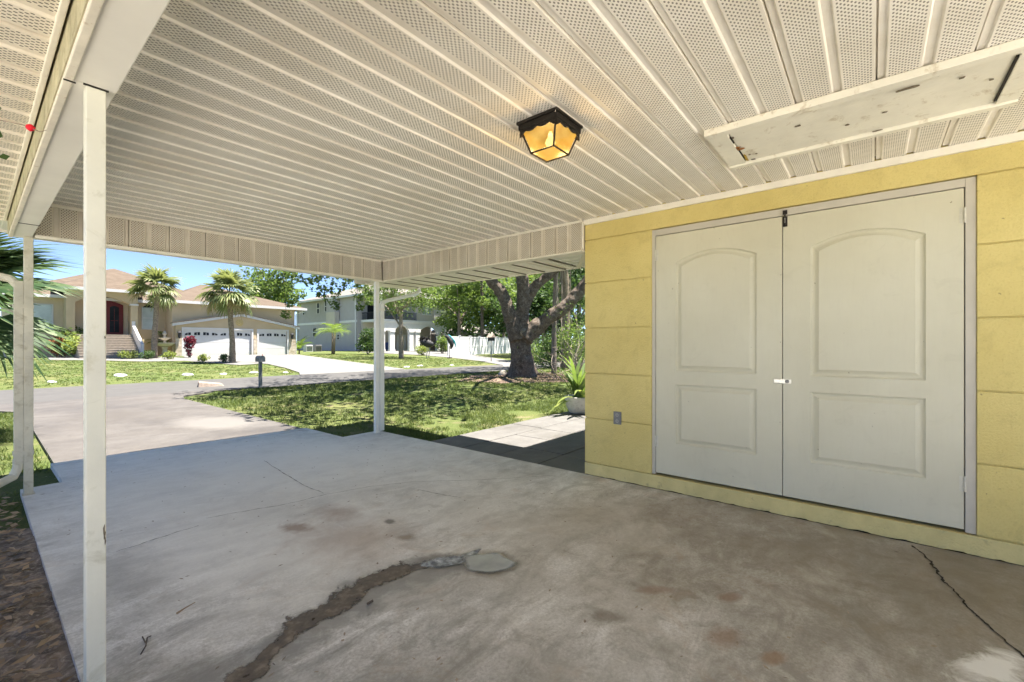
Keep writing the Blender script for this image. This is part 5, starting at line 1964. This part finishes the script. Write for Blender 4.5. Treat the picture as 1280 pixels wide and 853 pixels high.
for z in (0.18, 1.0, 1.9):
    m.prism([(fa.x - nrm.x, fa.y - nrm.y), (fb2.x - nrm.x, fb2.y - nrm.y), (fb2.x + nrm.x, fb2.y + nrm.y), (fa.x + nrm.x, fa.y + nrm.y)], 'Z', z, z + .13)
m.build('rails', M['bright'], fn)
lh = thing('low_house', (52, 52, GZ), 'low house with a long grey roof just showing above the white fence', 'house')
part('wall', M['cream_wall'], lh, lambda m: m.box((47.6, 48, 0), (66, 60, 2.9)))
part('roof', M['shingle_low'], lh, lambda m: hip(m, 47.0, 66.6, 47.4, 60.6, 2.92, 4.6, 52, 61))


# ------------------------------------------------------------------ trees and plants
def make_tree(name, loc, h, crown_r, trunk_r, leaf, bark, label, seed, nclump=46, per=120, ls=0.26, crown_c=0.68, squash=0.7, shell=0.4, cat='tree', group=None):
    rng = np.random.default_rng(seed)
    loc = Vector(loc)
    t = thing(name, loc, label, cat, group)
    m = MB()
    cz = h * crown_c
    limb(m, [loc + Vector((0, 0, -.1)), loc + Vector((rng.normal(0, .08), rng.normal(0, .08), cz * .4)), loc + Vector((rng.normal(0, .15), rng.normal(0, .15), cz))], [trunk_r * 1.25, trunk_r, trunk_r * .6], 10, 0.12, 3)
    for k in range(7):
        a_ = k * 2.4 + rng.uniform(0, 1)
        s_ = loc + Vector((0, 0, cz * rng.uniform(.45, .8)))
        e_ = loc + Vector((math.cos(a_) * crown_r * .75, math.sin(a_) * crown_r * .75, cz + crown_r * squash * rng.uniform(-.3, .7)))
        limb(m, [s_, s_.lerp(e_, .5) + Vector((0, 0, .12 * crown_r)), e_], [trunk_r * .5, trunk_r * .3, trunk_r * .1], 6, 0.1)
    m.build('trunk', M[bark], t, smooth=True)
    c = crown_centres((loc.x, loc.y, loc.z + cz), (crown_r, crown_r, crown_r * squash), nclump, rng, shell)
    p = clump_points(c, rng.uniform(.18, .36, len(c)) * crown_r, per, rng)
    p = p[p[:, 2] > loc.z + 0.35]
    quads('crown', leaf_quads(p, ls, ls * .55, rng, .35), M[leaf], t)
    return t


def at(px, D):
    r = ray(px)
    return Vector((r.x * D, r.y * D, tz(r.x * D, r.y * D)))


make_tree('shade_tree', gp(501.5, 448.2), 7.0, 3.5, 0.17, 'leaf_oak', 'bark2', 'small shade tree with a straight trunk on the lawn in front of the white arches', 51, 46, 110, 0.20, 0.76, 0.46)
spec = [
    (336, 62, 13.5, 4.6, 'leaf_mid', 'tall green tree rising behind the right end of the tan house roof', 61),
    (545, 75, 14, 6.0, 'leaf_dark', 'broad dark tree beyond the right end of the grey house', 62),
    (575, 58, 10.5, 5.0, 'leaf_mid', 'bright green bushy tree just behind the left end of the white fence', 63),
    (603, 66, 13, 6.5, 'leaf_oak', 'wide green tree behind the middle of the white fence', 64),
    (630, 60, 9.5, 4.6, 'leaf_dark', 'dark green tree behind the fence just left of the oak trunk', 65),
    (648, 78, 19, 8.0, 'leaf_mid', 'tall pale green tree high above the fork of the oak', 66),
    (672, 42, 10, 4.2, 'leaf_mid', 'light green tree seen between the oak trunk and its long right limb', 67),
    (700, 50, 17, 7.0, 'leaf_mid', 'tall leafy tree behind the slim grey palm trunk', 68),
    (722, 36, 10, 4.0, 'leaf_dark', 'dark leafy tree near the yellow wall corner', 69),
    (745, 44, 15, 6.5, 'leaf_oak', 'large tree partly hidden by the edge of the yellow wall', 70),
    (680, 33, 5.5, 2.6, 'leaf_dark', 'low dark leafy tree in the shade right of the oak trunk', 71),
]
for (px, D, h, cr, lf, lab, sd) in spec:
    make_tree('leafy_tree', at(px, D), h, cr, 0.09 + h * .012, lf, 'bark2', lab, sd, 50, 110, 0.012 * D * .45 + .12, 0.64, 0.78, 0.3, group='trees beyond the road and lawn')


def bush(loc, r, h, leaf, label, seed, n=700, ls=0.12, name='shrub', group=None, stems=True, cat='shrub'):
    rng = np.random.default_rng(seed)
    loc = Vector(loc)
    t = thing(name, loc, label, cat, group)
    c = crown_centres((loc.x, loc.y, loc.z + h * .5), (r * .7, r * .7, h * .42), 16, rng, .3)
    p = clump_points(c, np.full(len(c), r * .42), max(n // 16, 8), rng, 0.9)
    p[:, 2] = np.maximum(p[:, 2], loc.z + .03)
    quads('foliage', leaf_quads(p, ls, ls * .5, rng, .3), M[leaf], t)
    m = MB()
    for k in range(5):
        a_ = k * 1.3
        m.tube([loc + Vector((0.05 * math.cos(a_), .05 * math.sin(a_), -.05)), loc + Vector((r * .4 * math.cos(a_), r * .4 * math.sin(a_), h * .6))], [0.02 + r * .015, 0.008], 5)
    m.build('stems', M['bark2'], t)
    return t


bush(at(690, 25), 1.5, 2.2, 'leaf_dark', 'dark undergrowth bush behind the foot of the slim palm trunk', 81, 1800, .16)
bush(at(718, 23), 1.4, 2.6, 'leaf_mid', 'green bush behind the potted plant', 82, 1600, .15)
bush(at(675, 27), 1.3, 1.6, 'leaf_mid', 'bright green bush low behind the oak trunk on the right', 83, 1400, .15)
bush(at(740, 26), 1.8, 3.2, 'leaf_dark', 'tall dark bush at the edge of the yellow wall', 84, 1800, .16)
# dry twiggy shrub
ds_ = at(722, 15.5)
dsh = thing('dry_shrub', ds_, 'tangle of bare pale twigs beside the yellow wall corner behind the potted plant', 'shrub')
m = MB()
rngd = np.random.default_rng(91)
for k in range(46):
    p = ds_ + Vector((rngd.normal(0, .35), rngd.normal(0, .35), -.05))
    P = [p]
    d = Vector((rngd.normal(0, .3), rngd.normal(0, .3), 1)).normalized()
    for j in range(6):
        d = (d + Vector((rngd.normal(0, .35), rngd.normal(0, .35), rngd.normal(-.08, .2)))).normalized()
        P.append(P[-1] + d * rngd.uniform(.28, .5))
    m.tube(P, [0.016, .014, .012, .010, .008, .006, .003], 5)
m.build('stems', M['twig'], dsh)
p = np.array([tuple(ds_ + Vector((rngd.normal(0, .6), rngd.normal(0, .6), rngd.uniform(.3, 2.8)))) for _ in range(260)])
quads('leaves', leaf_quads(p, .12, .05, rngd, .3), M['leaf_mid'], dsh)


def cabbage_palm(loc, h, tr, label, seed, nf=30, fr=0.75, lean=(0, 0), leafm='frond_far', pet=0.55, els=(1.35, 0.95, 0.55, 0.2, -0.2, -0.6), name='cabbage_palm'):
    rng = np.random.default_rng(seed)
    loc = Vector(loc)
    t = thing(name, loc, label, 'palm', 'palms')
    top = loc + Vector((lean[0], lean[1], h))
    m = MB()
    limb(m, [loc + Vector((0, 0, -.1)), loc.lerp(top, .33) + Vector((lean[0] * -.25, 0, 0)), loc.lerp(top, .66), top], [tr * .80, tr * .62, tr * .58, tr * .62], 12, 0.14, 7)
    m.build('trunk', M['palmtrunk'], t, smooth=True)
    Qs, Qd = [], []
    for k in range(nf):
        az = k * 2.39996 + rng.uniform(-.2, .2)
        el = els[k % len(els)] + rng.uniform(-.15, .15)
        q = fan_frond(pet * rng.uniform(.8, 1.15), fr * rng.uniform(.85, 1.15), 22, rng, droop=.5, spread=3.7, w=.11)
        (Qd if (el < -.45 and rng.random() < .5) else Qs).append(place(q, top, az, el, rng.uniform(-.4, .4)))
    quads('crown', np.concatenate(Qs), M[leafm], t)
    if Qd:
        quads('dry_fronds', np.concatenate(Qd), M['frond_dead'], t)
    return t


cabbage_palm(gp(193, 448.3), 4.75, 0.26, 'fan palm with a stout rough trunk in front of the tan house window', 101, 30, 1.0, lean=(0.15, 0), pet=0.75)
cabbage_palm(gp(290.5, 454.0), 4.05, 0.23, 'fan palm with a dark slim trunk in front of the wide white garage door', 102, 32, 0.95, lean=(-0.15, 0), pet=0.75, els=(1.3, 0.9, 0.5, 0.1, -0.3, -0.8))


def feather_palm(loc, h, label, seed, n=16, L=1.2, leafm='leaf_yel', stems=1, name='feather_palm', up_=0.5, cat='palm', wl=.3):
    rng = np.random.default_rng(seed)
    loc = Vector(loc)
    t = thing(name, loc, label, cat)
    m = MB()
    Qs = []
    for s in range(stems):
        off = Vector((rng.normal(0, .18), rng.normal(0, .18), 0)) if stems > 1 else Vector((0, 0, 0))
        hh = h * rng.uniform(.75, 1.05)
        top = loc + off * 1.6 + Vector((0, 0, hh))
        m.tube([loc + off + Vector((0, 0, -.1)), loc + off * 1.3 + Vector((0, 0, hh * .5)), top], [.09, .07, .06], 8)
        for k in range(n // stems):
            q = pinnate(L * rng.uniform(.75, 1.1), 14, rng, wl=wl, w=.055, curve=rng.uniform(.55, .95))
            Qs.append(place(q, top, k * 2.4 + rng.uniform(-.3, .3), rng.uniform(up_ - .4, up_ + .45)))
    m.build('stem', M['palmtrunk'], t, smooth=True)
    quads('crown', np.concatenate(Qs), M[leafm], t)
    return t


feather_palm(gp(415, 442.8), 2.3, 'small yellow green palm with a clump of stems in front of the grey wall', 111, 24, 2.3, 'leaf_mid', 3, wl=.5)
feather_palm(gp(374, 442.6), 0.5, 'low green palm plant at the right corner of the garage', 112, 14, 1.9, 'leaf_mid', 1, up_=.9, wl=.4)
feather_palm(at(184, 35.5), 0.6, 'bushy green palm left of the tree trunk beside the entrance steps', 113, 20, 1.9, 'leaf_mid', 2, up_=.8, wl=.4)
feather_palm(at(213, 35.6), 0.8, 'bushy light green palm between the fountain and the garage corner', 114, 26, 2.2, 'leaf_mid', 3, up_=.8, wl=.45)
bush(gp(93, 447.6), 1.0, 1.5, 'leaf_yel', 'yellow green shrub in the bed left of the nearest post', 121, 900, .2)
bush(at(88, 30.5), 1.2, 2.4, 'leaf_mid', 'taller green shrub against the tan wall left of the nearest post', 122, 1100, .24)
bush(gp(77, 447.5), 0.9, 1.8, 'leaf_copper', 'copper red shrub beside the drooping fan palm leaves', 123, 800, .2)
bush(gp(237, 447.6), 0.42, 1.9, 'leaf_red', 'dark red leafy plant in front of the wide garage door', 124, 420, .22)
bush(gp(161, 449.2), 0.55, 0.6, 'leaf_yel', 'small yellow green bush at the foot of the entrance steps', 125, 420, .13)
bush(gp(184, 449.5), 0.55, 0.65, 'leaf_dark', 'small dark bush left of the stout palm trunk', 126, 420, .13)
bush(gp(211.5, 449.6), 0.5, 0.6, 'leaf_yel', 'small light green bush right of the fountain', 127, 420, .13)
bush(gp(254, 452.5), 0.38, 0.5, 'leaf_yel', 'small spiky plant in the white gravel left of the slim palm', 128, 260, .14)
bush(gp(280, 454.2), 0.42, 0.55, 'leaf_dark', 'small dark bush at the foot of the slim palm', 129, 320, .12)
bush(gp(460, 443.2), 1.4, 3.0, 'leaf_dark', 'tall dark green shrub under the balcony of the grey house', 130, 1300, .26)
bush(gp(553, 442.5), 1.1, 2.2, 'leaf_mid', 'green shrub by the last white column', 131, 800, .22)
bush(gp(568, 443.4), 0.8, 1.0, 'leaf_yel', 'low yellow green shrub at the left end of the white fence', 132, 500, .18)
bush(gp(528, 444.5), 0.8, 1.1, 'leaf_yel', 'yellow shrub behind the black bird statue', 133, 500, .18)

# planting bed with pale gravel edge along the far lawn
bed = [gp(60, 450.5), gp(120, 451.0), gp(180, 452.5), gp(232, 451.6), gp(262, 454.0), gp(300, 457.0), gp(326, 455.2), gp(312, 453.3), gp(262, 450.6), gp(238, 447.8), gp(205, 447.0), gp(110, 446.8), gp(60, 447.0)]
sheet('gravel_bed', [(p.x, p.y) for p in bed], M['fardrive'], 0.022)
# fountain
fo = at(206, 33.8)
ft = thing('fountain', fo, 'small two-tiered pale stone fountain beside the stout palm trunk', 'fountain')
m = MB().lathe([(0.38, -0.1), (0.38, 0.08), (0.20, 0.16), (0.16, 0.5), (0.22, 0.72)], fo, 16)
m.build('pedestal', M['stonecap'], ft, smooth=False)
m = MB().lathe([(0.15, 0.72), (0.45, 0.82), (0.68, 0.98), (0.70, 1.05), (0.60, 1.02), (0.1, 0.95)], fo, 20)
m.build('basin', M['stonecap'], ft)
m = MB().lathe([(0.1, 0.96), (0.09, 1.2), (0.25, 1.28), (0.40, 1.38), (0.41, 1.43), (0.12, 1.40), (0.08, 1.6), (0.16, 1.72), (0.10, 1.88), (0.02, 1.95)], fo, 18)
m.build('upper_basin', M['stonecap'], ft)

# the black bird statue
bs_ = gp(534.5, 447.7)
st = thing('bird_statue', bs_, 'black long-necked bird statue on pale legs standing on the lawn by the arches', 'statue')
rx_ = Vector((FY, -FX, 0))
def bp_(s, z):
    return bs_ + rx_ * s + Vector((0, 0, z))
m = MB()
a_, b_ = smooth_path([bp_(-.62, 1.36), bp_(-.36, 1.32), bp_(-.02, 1.22), bp_(.30, 1.16), bp_(.50, 1.22)], [.06, .24, .33, .27, .10])
m.tube(a_, b_, 14, wob=.10, wscale=6)
a_, b_ = smooth_path([bp_(.40, 1.18), bp_(.60, 1.24), bp_(.66, 1.48), bp_(.63, 1.76), bp_(.69, 1.90), bp_(.78, 1.90), bp_(.92, 1.85)], [.13, .08, .055, .048, .062, .055, .012])
m.tube(a_, b_, 10)
m.build('body', M['iron'], st, smooth=True)
rngs = np.random.default_rng(141)
P = np.array([tuple(bp_(rngs.normal(-.26, .20), 1.48 + rngs.normal(0, .15)) + Vector((rngs.normal(0, .08), rngs.normal(0, .08), 0))) for _ in range(170)])
quads('feathers', leaf_quads(P, .26, .10, rngs, .2), M['leaf_black'], st)
for s in (-.08, .10):
    m = MB().tube([bp_(s, 1.0), bp_(s + .05, .52), bp_(s - .02, 0.03), bp_(s + .14, 0.01)], [.06, .035, .03, .02], 7)
    m.build('leg', M['stonecap'], st)
# teal ornament
to = at(562, 36.5)
tg = thing('garden_ornament', to, 'teal and black bird shaped ornament on a thin stand left of the white fence', 'ornament')
m = MB()
def tp_(s, z):
    return to + rx_ * s + Vector((0, 0, z))
m.tube([tp_(0, -.05), tp_(0, 1.0)], .03, 6)
m.tube([tp_(-.2, 0.03), tp_(.2, 0.03)], .05, 6)
m.build('stand', M['iron'], tg)
a_, b_ = smooth_path([tp_(-.45, 1.85), tp_(-.15, 1.75), tp_(.05, 1.45), tp_(.18, 1.1), tp_(.1, .75)], [.04, .16, .22, .18, .04])
m = MB().tube(a_, b_, 12, wob=.2, wscale=5)
m.build('body', M['iron'], tg, smooth=True)
m = MB()
for k in range(6):
    a_, b_ = smooth_path([tp_(-.1 + k * .05, 1.95 - k * .05), tp_(.12 + k * .06, 1.75 - k * .07), tp_(.30 + k * .05, 1.45 - k * .12)], [.03, .055, .02])
    m.tube(a_, b_, 6)
m.build('wing', M['teal'], tg, smooth=True)
# birdhouse on its pole
bh = gp(614, 452.5)
bt_ = thing('birdhouse', bh, 'dark birdhouse with a reddish roof on a thin pole by the far driveway', 'birdhouse')
part('pole', M['mailpost'], bt_, lambda m: m.tube([bh, bh + Vector((0, 0, 1.55))], 0.03, 6))
part('box', M['iron'], bt_, lambda m: m.box((bh.x - .17, bh.y - .17, bh.z + 1.5), (bh.x + .17, bh.y + .17, bh.z + 1.75)))
part('roof', M['redbrick'], bt_, lambda m: m.prism([(bh.x - .26, bh.z + 1.751), (bh.x + .26, bh.z + 1.751), (bh.x, bh.z + 2.0)], 'Y', bh.y - .24, bh.y + .24))
# blue bin
bb = Vector((frX(484, 52.5), 52.5, GZ))
bnt = thing('wheelie_bin', bb, 'dark blue wheelie bin standing behind the arches of the grey house', 'bin')
part('body', M['blue_plastic'], bnt, lambda m: m.prism([(bb.x - .36, GZ + .02), (bb.x + .36, GZ + .02), (bb.x + .45, GZ + 1.12), (bb.x - .45, GZ + 1.12)], 'Y', bb.y - .38, bb.y + .38))
part('lid', M['blue_plastic'], bnt, lambda m: m.box((bb.x - .48, bb.y - .42, GZ + 1.121), (bb.x + .48, bb.y + .44, GZ + 1.2)))
# air conditioners by the grey house
for (px, D, lab) in ((385, 56, 'white air conditioner beside the low palm at the garage corner'), (396.5, 57, 'grey air conditioner by the grey wall behind the small yellow green palm')):
    q = at(px, D)
    ac = thing('air_conditioner', q, lab, 'air conditioner', 'air conditioners')
    part('case', M['white' if px < 390 else 'grey_plate'], ac, lambda m: m.box((q.x - .42, q.y - .42, q.z - .05), (q.x + .42, q.y + .42, q.z + .85)), bevel=.03)
    part('fan_grille', M['iron'], ac, lambda m: m.lathe([(.33, .851), (.33, .88), (.05, .90)], q, 14))
    part('grille', M['iron'], ac, lambda m: [m.box((q.x - .36, q.y - .436, q.z + .12 + i * .09), (q.x + .36, q.y - .421, q.z + .15 + i * .09)) for i in range(7)])
# pale stones set along the far verge
for (px, py, s, lab) in ((150.5, 470.5, .30, 'white flat stone on the far lawn right of the nearest post'), (235, 469.5, .34, 'white flat stone on the far lawn below the dark red plant'), (279, 468.3, .22, 'thin yellowish stone on the far lawn edge'),
                         (317, 466.6, .30, 'white stone on the far lawn just left of the mailbox'), (357, 466.3, .2, 'small white stone near the tip of the far lawn'), (508, 459.5, .26, 'small white stone on the verge below the shade tree'),
                         (525.3, 458.0, .30, 'white rounded stone on the verge below the bird statue'), (565, 457.0, .26, 'white stone on the verge below the teal ornament'), (66, 478.5, .22, 'flat pale stone on the far verge behind the far thin post')):
    q = gp(px, py)
    s *= .62
    m = MB().lathe([(s * .95, -.05), (s, .02), (s * .75, s * .3), (s * .25, s * .38)], (q.x, q.y, q.z), 9)
    for i, v in enumerate(m.v):
        m.v[i] = (v[0] + s * .25 * mnoise.noise(Vector(v) * 3), v[1], v[2] + .05 * mnoise.noise(Vector(v) * 4))
    o_ = m.build('verge_stone', M['white'], origin=q)
    tag(o_, lab, 'stone', 'stones along the far verge')
# trunks among the right-hand greenery
q = gp(692.5, 467.5)
t = thing('slim_palm', q, 'slim straight grey palm trunk standing right of the oak', 'palm', 'palms')
m = MB()
limb(m, [q + Vector((0, 0, -.1)), q + Vector((.02, 0, 2.2)), q + Vector((.12, -.05, 5.5)), q + Vector((.1, 0, 8.5))], [.125, .10, .095, .085], 12, .06, 8)
m.build('trunk', M['bark2'], t, smooth=True)
rng_ = np.random.default_rng(151)
quads('crown', np.concatenate([place(pinnate(2.4, 16, rng_, .5, .06), q + Vector((.1, 0, 8.5)), k * 2.4, .4 + .3 * math.sin(k)) for k in range(18)]), M['leaf_mid'], t)
q = at(706, 24)
t = thing('vine_trunk', q, 'brown trunk hung with pale vines right of the slim grey palm', 'tree')
m = MB()
limb(m, [q + Vector((0, 0, -.1)), q + Vector((.1, 0, 3)), q + Vector((-.1, 0, 6.5)), q + Vector((0, 0, 9))], [.26, .24, .21, .15], 12, .15, 3)
m.build('trunk', M['palmtrunk'], t, smooth=True)
m = MB()
for k in range(14):
    s = q + Vector((rng_.normal(0, .3), rng_.normal(0, .3), rng_.uniform(5.5, 8)))
    e = q + Vector((rng_.normal(.3, .7), rng_.normal(0, .7), rng_.uniform(0, 2)))
    m.tube([s, s.lerp(e, .4) + Vector((rng_.normal(0, .2), rng_.normal(0, .2), -.3)), e], .018, 5)
m.build('vines', M['twig'], t)
c_ = crown_centres((q.x, q.y, 9.3), (2.2, 2.2, 1.2), 22, rng_, .3)
quads('crown', leaf_quads(clump_points(c_, np.full(22, .8), 70, rng_), .25, .14, rng_, .3), M['leaf_mid'], t)
q = at(603, 56)
t = thing('pine_tree', q, 'thin dark pine trunk behind the white fence', 'tree')
m = MB()
limb(m, [q + Vector((0, 0, -.1)), q + Vector((-.1, 0, 7)), q + Vector((-.4, 0, 14))], [.24, .20, .12], 9, .1, 2)
m.build('trunk', M['bark'], t, smooth=True)
c_ = crown_centres((q.x - .4, q.y, 14), (2.4, 2.4, 2.2), 24, rng_, .3)
quads('crown', leaf_quads(clump_points(c_, np.full(24, .9), 70, rng_), .35, .08, rng_, .2), M['leaf_dark'], t)
# the wood that closes the view behind everything, one uncountable mass
rngw = np.random.default_rng(171)
cw, rw = [], []
for k in range(170):
    px = rngw.uniform(560, 1150)
    D = rngw.uniform(62, 95)
    q = at(px, D)
    h = rngw.uniform(3, 11)
    cw.append(np.array([q.x, q.y, q.z + h * rngw.uniform(.25, 1.0)]))
    rw.append(rngw.uniform(1.8, 3.4))
o_ = quads('far_wood', leaf_quads(clump_points(cw, rw, 110, rngw, .9), .75, .42, rngw, .3), M['leaf_dark'])
tag(o_, 'dark green wood far behind the oak and the fence', kind='stuff')
